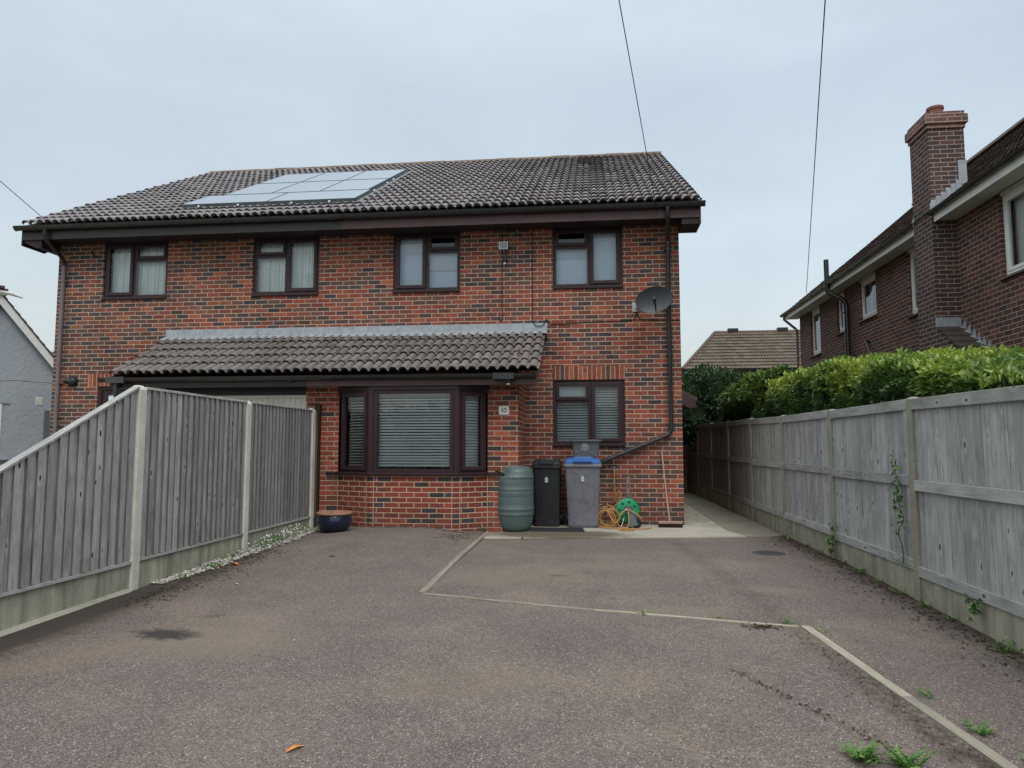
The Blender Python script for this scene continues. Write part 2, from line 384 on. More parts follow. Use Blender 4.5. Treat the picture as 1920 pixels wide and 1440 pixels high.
def wood(name, c1, c2, c3, knots=1.0, per=.13, green=0, stain=None):
    t = NT(name, .88, .2); uv = t.uv(); ids = t.ids(); s = t.sep(uv); pos = t.obj()
    off = t.math('MULTIPLY', ids[0], 37.0); off2 = t.math('MULTIPLY', ids[1], 23.0)
    uo = t.math('ADD', s[0], off); vo = t.math('ADD', s[1], off2)
    wv = t.noise(t.comb(t.math('MULTIPLY', uo, 5), t.math('MULTIPLY', vo, 2.0)), 1, 2, .5)
    uu = t.math('ADD', uo, t.math('MULTIPLY', wv, .05))
    gr = t.noise(t.comb(t.math('MULTIPLY', uu, 60), t.math('MULTIPLY', vo, 3.0)), 1, 6, .66)
    g2 = t.noise(t.comb(t.math('MULTIPLY', uu, 13), t.math('MULTIPLY', vo, 2.2)), 1, 5, .7)
    c = t.ramp(gr, [(.18, c3), (.82, c2), (.5, c1)])
    c = t.mix(t.mr(g2, .40, .68, 0, .7), c, c2); c = t.mix(t.mr(t.noise(t.comb(t.math('MULTIPLY', uo, 6), t.math('MULTIPLY', vo, 3.0)), 1, 4, .6), .52, .7, 0, .5), c, c3)
    c = t.mix(1.0, c, t.grey(t.mr(ids[2], 0, 1, .80, 1.16)), 'MULTIPLY')
    if knots:
        kv = t.comb(t.math('MULTIPLY', uo, 9.0), t.math('MULTIPLY', vo, 4.4))
        kd = t.vor(kv, 1.0); sel = t.math('GREATER_THAN', t.white(t.vor(kv, 1.0, 'Position')), .45)
        ring = t.math('MULTIPLY', t.mr(kd, .42, .12, 0, .75, True), sel); c = t.mix(ring, c, c2)
        ring2 = t.math('MULTIPLY', t.math('MULTIPLY', t.mr(kd, .24, .1, 0, 1, True), t.math('SINE', t.math('MULTIPLY', kd, 95.0))), t.math('MULTIPLY', sel, .28)); c = t.mix(ring2, c, c3)
        hole = t.math('MULTIPLY', t.mr(kd, .145, .10, 0, 1), t.math('MULTIPLY', sel, knots)); c = t.mix(hole, c, (.02, .017, .015))
    cr_ = t.math('MULTIPLY', t.mr(t.noise(t.comb(t.math('MULTIPLY', uu, 60), t.math('MULTIPLY', vo, .9)), 1, 2, .4), .66, .7, 0, .65), 1.0); c = t.mix(cr_, c, (.05, .045, .042))
    if green: c = t.mix(t.mr(t.noise(pos, 1.6, 5, .65), .46, .72, 0, green), c, (.13, .15, .085))
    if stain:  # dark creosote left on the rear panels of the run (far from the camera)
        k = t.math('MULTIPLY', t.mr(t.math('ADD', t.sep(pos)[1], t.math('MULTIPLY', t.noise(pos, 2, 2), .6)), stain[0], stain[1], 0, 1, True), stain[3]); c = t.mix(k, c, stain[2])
    t.col(c); t.bump(gr, .5, .004); return t.m
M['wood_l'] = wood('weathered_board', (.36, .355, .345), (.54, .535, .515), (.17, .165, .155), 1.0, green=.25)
M['wood_edge'] = wood('board_edge_algae_shade', (.125, .126, .122), (.18, .18, .175), (.07, .07, .068), 0, green=.15)  # dirt and algae plus the shade between boards, both put into the colour
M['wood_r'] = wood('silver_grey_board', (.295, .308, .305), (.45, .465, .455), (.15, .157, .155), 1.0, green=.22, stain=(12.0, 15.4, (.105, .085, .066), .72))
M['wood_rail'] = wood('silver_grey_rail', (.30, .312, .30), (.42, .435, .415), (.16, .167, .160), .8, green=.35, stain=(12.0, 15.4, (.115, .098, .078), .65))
M['wood_brown'] = wood('brown_board', (.20, .145, .105), (.28, .21, .155), (.10, .075, .055), .8)
M['wood_dark'] = plain('dark_stained_post', (.030, .020, .017), .7, .25, .3, 8)
M['edging'] = wood('timber_edging', (.27, .245, .19), (.38, .355, .29), (.14, .125, .095), 0, green=.45)
M['handle'] = wood('broom_handle', (.36, .25, .19), (.44, .33, .27), (.24, .16, .12), 0)

def concrete(name, c, green=.3, speck=.12, dark=None, streak=False):
    t = NT(name, .92, .2); p = t.obj()
    k = t.mix(1.0, c, t.grey(t.mr(t.noise(p, 2.2, 6, .65), .25, .75, .78, 1.16)), 'MULTIPLY')
    k = t.mix(1.0, k, t.grey(t.mr(t.noise(p, 85, 3, .6), .3, .7, 1 - speck, 1 + speck)), 'MULTIPLY')
    if streak:
        s = t.sep(p); st = t.noise(t.comb(t.math('MULTIPLY', t.math('ADD', s[0], s[1]), 7), t.math('MULTIPLY', s[2], .8)), 1, 4, .6)
        k = t.mix(t.mr(st, .42, .66, 0, .62), k, (.12, .125, .085))
    k = t.mix(t.mr(t.noise(p, 3.1, 6, .7), .47, .72, 0, green), k, (.145, .15, .10))
    if dark: k = t.mix(t.mr(t.noise(t.vadd(p, (3, 8, 1)), 1.5, 5, .6), .5, .68, 0, dark), k, (.085, .078, .062))
    t.col(k); t.bump(t.noise(p, 70, 5, .7), .6, .004); return t.m
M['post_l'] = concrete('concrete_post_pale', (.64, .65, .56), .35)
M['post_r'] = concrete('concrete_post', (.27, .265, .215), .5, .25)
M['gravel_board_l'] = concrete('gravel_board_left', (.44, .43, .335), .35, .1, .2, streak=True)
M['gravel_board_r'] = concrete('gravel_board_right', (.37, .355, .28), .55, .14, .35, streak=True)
M['haunch'] = concrete('mortar_haunch', (.34, .32, .26), .35)
t = NT('concrete_slab', .92, .2); p = t.obj(); s = t.sep(p)
k = t.mix(1.0, (.375, .348, .285), t.grey(t.mr(t.noise(p, 1.7, 6, .65), .25, .75, .80, 1.14)), 'MULTIPLY')
k = t.mix(1.0, k, t.grey(t.mr(t.noise(p, 75, 3, .6), .3, .7, .85, 1.15)), 'MULTIPLY')
# wet earthy stain in front of the water butt and mat
dd = t.math('SQRT', t.math('ADD', t.math('POWER', t.math('DIVIDE', t.math('ADD', s[0], .55), .85), 2.0), t.math('POWER', t.math('DIVIDE', t.math('SUBTRACT', s[1], 10.45), .42), 2.0)))
k = t.mix(t.mr(t.math('ADD', dd, t.math('MULTIPLY', t.noise(p, 5, 5, .65), .8)), 1.95, 1.2, 0, .85, True), k, (.085, .066, .044))
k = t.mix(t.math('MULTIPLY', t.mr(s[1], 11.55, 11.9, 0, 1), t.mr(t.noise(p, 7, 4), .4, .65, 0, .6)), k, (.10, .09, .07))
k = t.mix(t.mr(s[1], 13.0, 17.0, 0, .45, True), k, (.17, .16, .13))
t.col(k); t.bump(t.noise(p, 60, 5, .7), .5, .004); M['slab'] = t.m

# tarmac: dull purple-grey with pale and pink stone chips
t = NT('tarmac_drive', .9, .25); p = t.obj(); s = t.sep(p)
base = t.ramp(t.noise(p, 1.1, 5, .6), [(.3, (.124, .101, .090)), (.7, (.163, .131, .116))])
base = t.mix(t.mr(t.noise(t.vadd(p, (4, 2, 0)), .75, 5, .62), .50, .70, 0, .7), base, (.215, .172, .133))
base = t.mix(t.mr(t.noise(t.vadd(p, (14, 7, 0)), 1.7, 5, .65), .56, .72, 0, .5), base, (.100, .082, .077))
ch = t.vor(p, 165, 'Color'); chs = t.sep(ch)
base = t.mix(1.0, base, t.grey(t.mr(chs[0], 0, 1, .62, 1.38)), 'MULTIPLY')
base = t.mix(t.math('GREATER_THAN', chs[1], .965), base, (.38, .335, .30))
base = t.mix(t.math('GREATER_THAN', chs[2], .95), base, (.06, .052, .05))
c2 = t.sep(t.vor(t.vadd(p, (3.3, 1.1, 0)), 85, 'Color'))
base = t.mix(t.math('MULTIPLY', t.math('GREATER_THAN', c2[1], .92), .25), base, (.30, .255, .235))
base = t.mix(1.0, base, t.grey(t.mr(t.noise(p, 40, 3, .7), .3, .7, .82, 1.18)), 'MULTIPLY')
def ell(cx, cy, rx, ry, rot=0, lo=1.25, hi=.75, amt=.8, nz=.62, nsc=5):
    a = t.math('SUBTRACT', s[0], cx); b = t.math('SUBTRACT', s[1], cy); cr_, sr = math.cos(rot), math.sin(rot)
    x = t.math('ADD', t.math('MULTIPLY', a, cr_ / rx), t.math('MULTIPLY', b, sr / rx)); y = t.math('ADD', t.math('MULTIPLY', a, -sr / ry), t.math('MULTIPLY', b, cr_ / ry))
    d = t.math('SQRT', t.math('ADD', t.math('MULTIPLY', x, x), t.math('MULTIPLY', y, y)))
    return t.mr(t.math('ADD', d, t.math('MULTIPLY', t.math('SUBTRACT', t.noise(p, nsc, 5, .65), .5), nz * 2)), lo, hi, 0, amt, True)
base = t.mix(ell(-2.65, 4.85, .75, .5, 0, 1.3, .4, .5, .5), base, (0.202, 0.164, 0.122))
base = t.mix(ell(-3.02, 4.93, .27, .15, -.15, 1.2, .45, .88, .85, 14), base, (.028, .026, .027))
base = t.mix(ell(-2.95, 5.45, .14, .07, .5, 1.0, .6, .45, .8, 16), base, (.05, .04, .035))
base = t.mix(ell(.75, 5.95, .45, .22, .1, 1.2, .4, .38), base, (0.218, 0.181, 0.139))
base = t.mix(ell(1.55, 6.85, .42, .2, -.4, 1.2, .4, .38), base, (0.227, 0.189, 0.147))
base = t.mix(ell(.1, 7.9, .8, .35, .1, 1.2, .3, .35), base, (0.202, 0.168, 0.13))
base = t.mix(ell(-.75, 7.2, .7, .5, 0, 1.3, .4, .4), base, (0.21, 0.172, 0.126))
base = t.mix(ell(-.35, 7.3, .12, .06, 0, 1.1, .5, .6), base, (.06, .055, .05))
base = t.mix(ell(-.75, 4.15, .5, .25, .4, 1.3, .4, .3), base, (0.21, 0.168, 0.122))
base = t.mix(ell(-3.35, 4.25, .45, .22, .9, 1.2, .4, .35), base, (0.21, 0.16, 0.109))
# damp mossy strip along the right fence and along the timber edging, dark tar strip along the left fence
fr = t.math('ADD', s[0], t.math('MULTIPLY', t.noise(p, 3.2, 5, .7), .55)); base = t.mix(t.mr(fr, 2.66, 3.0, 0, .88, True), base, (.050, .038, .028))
ex = t.math('ADD', t.math('SUBTRACT', s[0], t.math('ADD', 1.53, t.math('MULTIPLY', t.math('SUBTRACT', 5.57, s[1]), .085))), t.math('MULTIPLY', t.math('SUBTRACT', t.noise(p, 4, 5, .7), .5), .30))
em = t.math('MULTIPLY', t.math('MULTIPLY', t.mr(t.math('ABSOLUTE', t.math('ADD', ex, .09)), .16, .02, 0, 1.0, True), t.mr(s[1], 5.6, 3.4, .35, 1)), t.mr(t.noise(p, 14, 6, .75), .42, .58, .25, .9)); base = t.mix(em, base, (.048, .036, .026))
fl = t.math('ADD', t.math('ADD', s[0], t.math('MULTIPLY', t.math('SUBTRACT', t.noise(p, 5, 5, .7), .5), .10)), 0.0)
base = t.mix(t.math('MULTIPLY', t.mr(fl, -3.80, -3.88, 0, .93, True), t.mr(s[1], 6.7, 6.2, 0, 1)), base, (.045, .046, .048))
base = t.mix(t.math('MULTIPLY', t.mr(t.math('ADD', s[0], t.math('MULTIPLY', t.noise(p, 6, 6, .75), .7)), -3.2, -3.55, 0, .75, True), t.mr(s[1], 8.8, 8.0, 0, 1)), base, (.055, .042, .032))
# hairline cracks
cd = t.vor(t.vadd(p, t.vscale(t.noise(p, 3, 4, .6, 'Color'), .3)), .33, 'Distance', 'DISTANCE_TO_EDGE')
base = t.mix(t.math('MULTIPLY', t.mr(cd, .0030, .0012, 0, .6), t.mr(t.noise(p, .8, 2), .60, .66)), base, (.04, .035, .032))
t.col(base); t.bump(t.math('ADD', t.math('MULTIPLY', t.vor(p, 165), -1.0), t.noise(p, 30, 4)), .7, .005); M['tarmac'] = t.m
M['ground'] = concrete('rough_ground', (.16, .15, .11), .5)
M['soil'] = plain('soil', (.035, .026, .02), .95, .3, .1, 20, bump=.8)
M['litter'] = plain('leaf_litter', (.060, .040, .026), .95, .5, .1, 30)
M['leaf_orange'] = plain('orange_leaf', (.62, .24, .05), .7, .15, .3, 30)
M['leaf_pale'] = plain('pale_scrap', (.55, .55, .52), .7, .1, .3, 30)
t = NT('pebble', .6, .35); i = t.ids(); t.col(t.mix(1.0, t.ramp(i[0], [(0, (.40, .37, .31)), (.3, (.20, .18, .16)), (.5, (.52, .50, .45)), (.72, (.28, .21, .16)), (.86, (.42, .42, .40))], 'CONSTANT'), t.grey(t.mr(t.noise(t.obj(), 60, 3), .3, .7, .8, 1.15)), 'MULTIPLY')); M['pebble'] = t.m

def leaf_mat(name, stops, rough=.38, trans=.25):
    t = NT(name, rough, .45); i = t.ids(); c = t.ramp(i[0], stops)
    c = t.mix(1.0, c, t.grey(t.mr(i[1], 0, 1, .7, 1.25)), 'MULTIPLY'); t.col(c)
    tl = t.n('ShaderNodeBsdfTranslucent'); t.L(t.mix(1.0, c, (1.15, 1.2, .8), 'MULTIPLY'), tl.inputs[0])
    ms = t.n('ShaderNodeMixShader'); ms.inputs[0].default_value = trans; t.L(t.b.outputs[0], ms.inputs[1]); t.L(tl.outputs[0], ms.inputs[2]); t.L(ms.outputs[0], t.out.inputs[0]); return t.m
M['hedge'] = leaf_mat('laurel_leaf', [(0, (.018, .040, .020)), (.42, (.050, .105, .036)), (.72, (.14, .24, .055)), (1, (.34, .43, .085))])
M['bush'] = leaf_mat('evergreen_leaf', [(0, (.020, .048, .028)), (.6, (.055, .115, .048)), (1, (.15, .25, .09))], .32, .12)
M['weed'] = leaf_mat('weed_leaf', [(0, (.04, .10, .03)), (.6, (.10, .23, .05)), (1, (.22, .34, .09))], .6)
M['ivy'] = leaf_mat('ivy_leaf', [(0, (.03, .08, .025)), (.7, (.08, .19, .045)), (1, (.22, .33, .08))], .45)
M['petal'] = plain('daisy_petal', (.62, .62, .60), .6, .05, .3, 20)
M['twig'] = plain('twig', (.07, .05, .035), .9, .3, .1, 20)
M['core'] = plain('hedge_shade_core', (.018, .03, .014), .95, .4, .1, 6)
M['bin_black'] = plain('bin_black', (.022, .024, .028), .42, .22, .45, 9, dirt=((.06, .06, .06), .35))
M['bin_grey'] = plain('bin_grey', (.165, .175, .20), .5, .14, .4, 5, dirt=((.075, .08, .09), .75))
M['bin_rim'] = plain('bin_rim_grey', (.20, .215, .245), .5, .1, .4, 5)
M['bin_blue'] = plain('bin_lid_blue', (.038, .12, .35), .4, .12, .45, 8)
M['sticker'] = plain('sticker_white', (.58, .64, .68), .5, .1, .4, 60)
M['butt'] = plain('water_butt_green', (.088, .128, .128), .42, .10, .45, 4, dirt=((.065, .095, .095), .4))
t = NT('recycling_box', .6, .4); p = t.obj(); z = t.sep(p)[2]
f = t.math('GREATER_THAN', t.noise(p, 85, 4, .7), .60); k = t.mr(t.math('ADD', z, t.math('MULTIPLY', t.noise(p, 12, 3), .1)), 1.40, 1.22, 0, .8)
t.col(t.mix(t.math('MULTIPLY', f, k), (.085, .10, .105), (.42, .44, .45))); M['box'] = t.m
M['reel_green'] = plain('reel_green', (.010, .27, .115), .4, .08, .5, 8)
M['reel_dark'] = plain('reel_dark_green', (.006, .10, .05), .5, .08, .4, 8)
M['reel_grey'] = plain('reel_grey', (.10, .12, .13), .45, .08, .4, 8)
M['hose'] = plain('hose_orange', (.42, .225, .08), .5, .12, .4, 12)
M['pot_blue'] = plain('pot_blue_glaze', (.010, .014, .040), .12, .3, .6, 6)
M['pot_rim'] = plain('pot_terracotta', (.30, .165, .105), .7, .2, .3, 10)
M['bristle'] = plain('bristle', (.030, .020, .016), .95, .4, .1, 60)
M['dish'] = plain('satellite_dish', (.055, .062, .075), .45, .06, .4, 6)
M['rubber'] = plain('rubber_mat', (.030, .033, .038), .75, .3, .3, 30)
M['iron'] = plain('cast_iron_cover', (.045, .045, .048), .7, .3, .4, 40, bump=1)
M['enamel'] = plain('enamel_plate', (.72, .72, .66), .35, .04, .5, 20)
M['ink'] = plain('lettering_black', (.012, .012, .012), .4, .05, .4, 20)
M['brass'] = plain('tap_metal', (.30, .27, .22), .4, .2, .5, 30, metal=.6)
M['flood_glass'] = plain('floodlight_glass', (.20, .24, .25), .15, .1, .6, 20)
t = NT('solar_glass', .12, .9); s = t.sep(t.uv()); gx = t.math('FRACT', t.math('DIVIDE', s[0], .158)); gy = t.math('FRACT', t.math('DIVIDE', s[1], .158))
ln = t.math('MAXIMUM', t.math('LESS_THAN', gx, .03), t.math('LESS_THAN', gy, .03)); t.col(t.mix(ln, (.012, .014, .02), (.10, .11, .12)))
t.b.inputs['Coat Weight'].default_value = 1; t.b.inputs['Coat Roughness'].default_value = .05
gl = t.n('ShaderNodeBsdfGlossy'); gl.inputs['Roughness'].default_value = .08; gl.inputs[0].default_value = (.74, .77, .79, 1); lw = t.n('ShaderNodeLayerWeight'); lw.inputs[0].default_value = .55
ms = t.n('ShaderNodeMixShader'); t.L(t.mr(lw.outputs['Facing'], 0.2, .75, .1, .80), ms.inputs[0]); t.L(t.b.outputs[0], ms.inputs[1]); t.L(gl.outputs[0], ms.inputs[2]); t.L(ms.outputs[0], t.out.inputs[0]); M['solar'] = t.m

# ------------------------------------------------------------------ ground, drive, slab
def sheet(xs, ys, fz, inside=None):
    mb = MB()
    for i in range(len(xs) - 1):
        for j in range(len(ys) - 1):
            if inside and not inside((xs[i] + xs[i + 1]) / 2, (ys[j] + ys[j + 1]) / 2): continue
            pts = [(xs[i], ys[j]), (xs[i + 1], ys[j]), (xs[i + 1], ys[j + 1]), (xs[i], ys[j + 1])]
            mb.face([(x, y, fz(x, y)) for x, y in pts], [(x, y) for x, y in pts])
    return mb
def fr(a, b, st): n = max(1, round((b - a) / st)); return [a + (b - a) * i / n for i in range(n + 1)]
def gz(x, y): return (g(max(-5, min(5, x)), max(-6, min(14, y))) - .05)
gs = sheet([-600, -150, -50, -20] + fr(-10, 8, 1.0) + [20, 50, 150, 600], [-300, -60, -20] + fr(-8, 20, 1.0) + [40, 90, 200, 700], gz)
tag(gs.build('ground', M['ground'], smooth=180, origin=(0, 0, 0)), kind='structure')
xs = sorted(set(fr(-4.16, -1.65, .14) + fr(-1.65, -1.45, .05) + fr(-1.45, 2.74, .2)))
slab_front = lambda x: 9.86 + (x + 1.3) * .2 if x < 0 else 10.12 + x * .2
def slab_z(x, y): return -.004 + .012
dm = sheet(xs, fr(-6, 10.75, .2), lambda x, y: g(x, y))
tag(dm.build('driveway', M['tarmac'], smooth=180, origin=(0, 0, 0)), kind='structure')
# concrete slab in front of the bins and path down the side of the house (two strips with a joint)
mb = MB()
top = [(-1.52, 9.93), (-.9, 9.98), (-.1, 10.1), (.9, 10.28), (2.12, 10.52), (1.98, 11.2), (2.02, 14), (2.08, 24), (1.40, 24), (1.40, 11.92), (-1.10, 11.92), (-1.10, 10.68), (-1.52, 10.60)]
mb.prism([(a, b) for a, b in top], 'z', -.12, .018)
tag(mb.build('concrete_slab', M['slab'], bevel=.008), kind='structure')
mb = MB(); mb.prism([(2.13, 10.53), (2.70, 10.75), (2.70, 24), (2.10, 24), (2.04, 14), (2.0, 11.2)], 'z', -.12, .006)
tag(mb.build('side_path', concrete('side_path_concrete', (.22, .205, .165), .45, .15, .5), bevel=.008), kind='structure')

def edging(name, label, pts, w=.075, gaps=()):
    mb = MB()
    for (a, b) in zip(pts, pts[1:]):
        a = Vector((*a, 0)); b = Vector((*b, 0)); d = b - a; L = d.length; d.normalize(); n = Vector((-d.y, d.x, 0)) * (w / 2); k = max(1, int(L / .3)); id = rid()
        for i in range(k):
            p = a + d * (L * i / k); q = a + d * (L * (i + 1) / k)
            j = .004 * noise.noise(p * 2); j2 = .004 * noise.noise(q * 2)
            def H(v): return max(g(v.x, v.y), g(v.x - .1, v.y)) + .006
            P = [p - n, q - n, q + n, p + n]; zt = [H(p) + j, H(q) + j2, H(q) + j2, H(p) + j]
            T = [(P[m].x, P[m].y, zt[m]) for m in range(4)]; B = [(P[m].x, P[m].y, zt[m] - .16) for m in range(4)]
            u0, u1 = L * i / k, L * (i + 1) / k
            mb.face(T, [(0, u0), (0, u1), (w, u1), (w, u0)], 0, id)
            mb.face([B[0], B[1], T[1], T[0]], [(0, u0), (0, u1), (.1, u1), (.1, u0)], 0, id); mb.face([B[2], B[3], T[3], T[2]], [(0, u1), (0, u0), (.1, u0), (.1, u1)], 0, id)
            if i == 0: mb.face([B[3], B[0], T[0], T[3]], None, 0, id)
            if i == k - 1: mb.face([B[1], B[2], T[2], T[1]], None, 0, id)
    return tag(mb.build(name, M['edging']), label, 'edging', 'timber edging let into the drive')
edging('timber_edging', 'timber edging strip running from the slab corner towards the viewer', [(-1.53, 10.6), (-1.53, 8.6), (-1.52, 6.42)], .06)
edging('timber_edging', 'timber edging strip crossing the middle of the drive from left to right', [(-1.50, 6.36), (0, 5.93), (1.48, 5.58)], .05)
edging('timber_edging', 'timber edging strip running along the right of the drive to the lower right corner', [(1.53, 5.60), (1.66, 4.2), (1.74, 3.4), (1.90, 1.8), (2.05, .6)], .062)

# ------------------------------------------------------------------ building helpers
def wall(mb, P, a0, a1, z0, z1, holes, depth=.1, m=0, flip=False, mr=None):
    """wall quad grid; P(a,z,d)->point (d = depth inwards); holes (a0,a1,z0,z1)"""
    As = sorted({a0, a1, *[h[0] for h in holes], *[h[1] for h in holes]}); Zs = sorted({z0, z1, *[h[2] for h in holes], *[h[3] for h in holes]})
    As = [a for a in As if a0 <= a <= a1]; Zs = [z for z in Zs if z0 <= z <= z1]
    def F(pts, uv, mm=m): mb.face(pts[::-1] if flip else pts, uv[::-1] if flip else uv, mm)
    for i in range(len(As) - 1):
        for j in range(len(Zs) - 1):
            ca, cz = (As[i] + As[i + 1]) / 2, (Zs[j] + Zs[j + 1]) / 2
            if any(h[0] < ca < h[1] and h[2] < cz < h[3] for h in holes): continue
            c = [(As[i], Zs[j]), (As[i + 1], Zs[j]), (As[i + 1], Zs[j + 1]), (As[i], Zs[j + 1])]
            F([P(a, z, 0) for a, z in c], c)
    for h in holes:
        A, B, C, D = h
        F([P(A, C, 0), P(A, D, 0), P(A, D, depth), P(A, C, depth)], [(A, C), (A, D), (A - depth, D), (A - depth, C)])
        F([P(B, D, 0), P(B, C, 0), P(B, C, depth), P(B, D, depth)], [(B, D), (B, C), (B + depth, C), (B + depth, D)])
        F([P(B, C, 0), P(A, C, 0), P(A, C, depth), P(B, C, depth)], [(B, C), (A, C), (A, C + depth), (B, C + depth)])
        F([P(A, D, 0), P(B, D, 0), P(B, D, depth), P(A, D, depth)], [(A, D), (B, D), (B, D + depth), (A, D + depth)])
def tiles(mb, x0, n, per, ylo, zlo, yhi, zhi, courses, h=.050, th=.035, roll=.80, seg=8, xf=None, und=.040, jit=.006):
    """pantile slope rising from (ylo,zlo) to (yhi,zhi)"""
    dy, dz = yhi - ylo, zhi - zlo; L = math.hypot(dy, dz); sy, sz = dy / L, dz / L; ny, nz = -sz, sy; ex = L / courses
    prof = []
    k = seg - 2
    for i in range(k + 1):
        a = math.pi * i / k; prof.append(((1 - math.cos(a)) / 2 * roll, math.sin(a) * h))
    prof.append((roll + (1 - roll) * .5, -.004))
    def pt(x, s_, hh):
        p = (x, ylo + sy * s_ + ny * hh, zlo + sz * s_ + nz * hh)
        return xf(p) if xf else p
    for c in range(courses):
        s0, s1 = c * ex - (.0 if c else .0), (c + 1) * ex + .02
        for r in range(n):
            tid = (c * 131 + (r // 2) * 17) % 1000; random.seed(tid * 7 + c); id = rid(); j = random.uniform(-jit, jit); sj = random.uniform(-.005, .005)
            xx = x0 + r * per
            q = [(xx + u * per, hh) for u, hh in prof] + [(xx + per, 0)]
            for (xa, ha), (xb, hb) in zip(q, q[1:]):
                A = pt(xa, s0 + sj, ha + th + j); B = pt(xb, s0 + sj, hb + th + j); C = pt(xb, s1, hb); D = pt(xa, s1, ha)
                mb.face([A, B, C, D], [(xa, s0), (xb, s0), (xb, s1), (xa, s1)], 0, id)
                E = pt(xa, s0 + sj + und, ha * .86 + j - .004); F = pt(xb, s0 + sj + und, hb * .86 + j - .004)
                mb.face([E, F, B, A], [(xa, s0), (xb, s0), (xb, s0), (xa, s0)], 0, id)
def gutter(mb, ax, a0, a1, p, z, r=.056, step=.9, m=0):
    """half round gutter along axis ax ('x' or 'y') at other coordinate p"""
    n = 8; prof = [(r * math.cos(math.pi + math.pi * i / n), r * math.sin(math.pi + math.pi * i / n)) for i in range(n + 1)]
    prof = [(-r - .004, .006)] + prof + [(r + .004, .006), (r - .004, .0)] + [((r - .006) * math.cos(-math.pi * i / n), (r - .006) * math.sin(-math.pi * i / n)) for i in range(n + 1)]
    def P(a, q): return (a, p + q[0], z + q[1]) if ax == 'x' else (p + q[0], a, z + q[1])
    for a, b in zip(prof, prof[1:] + prof[:1]): mb.face([P(a0, a), P(a0, b), P(a1, b), P(a1, a)], None, m)
    k = int((a1 - a0) / step); rr = r + .007
    ring = [(rr * math.cos(math.pi + math.pi * i / n), rr * math.sin(math.pi + math.pi * i / n)) for i in range(n + 1)]
    for i in range(k + 1):
        c = a0 + .35 + i * step
        if c > a1: break
        w = .045 if i % 3 == 0 else .016
        for a, b in zip(ring, ring[1:]): mb.face([P(c - w, a), P(c - w, b), P(c + w, b), P(c + w, a)], None, m)
        for e in (c - w, c + w): mb.face([P(e, q) for q in ring], None, m)
    for e in (a0, a1): mb.face([P(e, (q[0], q[1])) for q in ring], None, m)

# ------------------------------------------------------------------ the pair of semi-detached houses
YM, XL, XR = 11.88, -9.63, 1.445
ZT = 4.95
house = thing('semi_detached_house', 'red brick pair of semi-detached houses with brown framed windows and tiled porch roof', 'house', (-4.1, 11.88, 0))
WINS = [(-8.75, -7.52, 3.92, 4.945), (-5.92, -4.71, 3.92, 4.945), (-3.385, -2.215, 3.92, 4.945), (-.64, .525, 3.92, 4.945), (-.645, .53, 1.30, 2.365)]
mb = MB()
wall(mb, lambda a, z, d: (a, YM + d, z), XL, XR, -.15, ZT + .02, WINS + [(-8.75, -7.75, -.15, 2.33), (-3.9, -1.5, .85, 2.15), (-6.75, -4.42, -.14, 2.06)])
wall(mb, lambda a, z, d: (XR - d, a, z), YM, 23.2, -.15, 5.0, [])
wall(mb, lambda a, z, d: (XL + d, a, z), YM, 23.2, -.15, 5.0, [], flip=True)
wall(mb, lambda a, z, d: (a, 23.2, z), XL, XR, -.15, 5.0, [], flip=True)
for X in (XL, XR):
    pts = [(X, YM, 5.0), (X, 23.2, 5.0), (X, 17.5, 8.25)]; mb.face(pts if X == XR else pts[::-1], [(p[1], p[2]) for p in (pts if X == XR else pts[::-1])])
mb.build('main_wall', M['brick'], house)
# plain ceilings and floors inside
mb = MB(); mb.box(XL + .1, XR - .1, YM + .12, 23, 2.5, 2.7); mb.box(XL + .1, XR - .1, YM + .12, 23, 5.0, 5.1); mb.box(XL + .1, XR - .1, 14.6, 14.7, -.1, 2.49); mb.box(XL + .1, XR - .1, 14.6, 14.7, 2.72, 4.98)
mb.build('interior_partition', M['interior'], house)

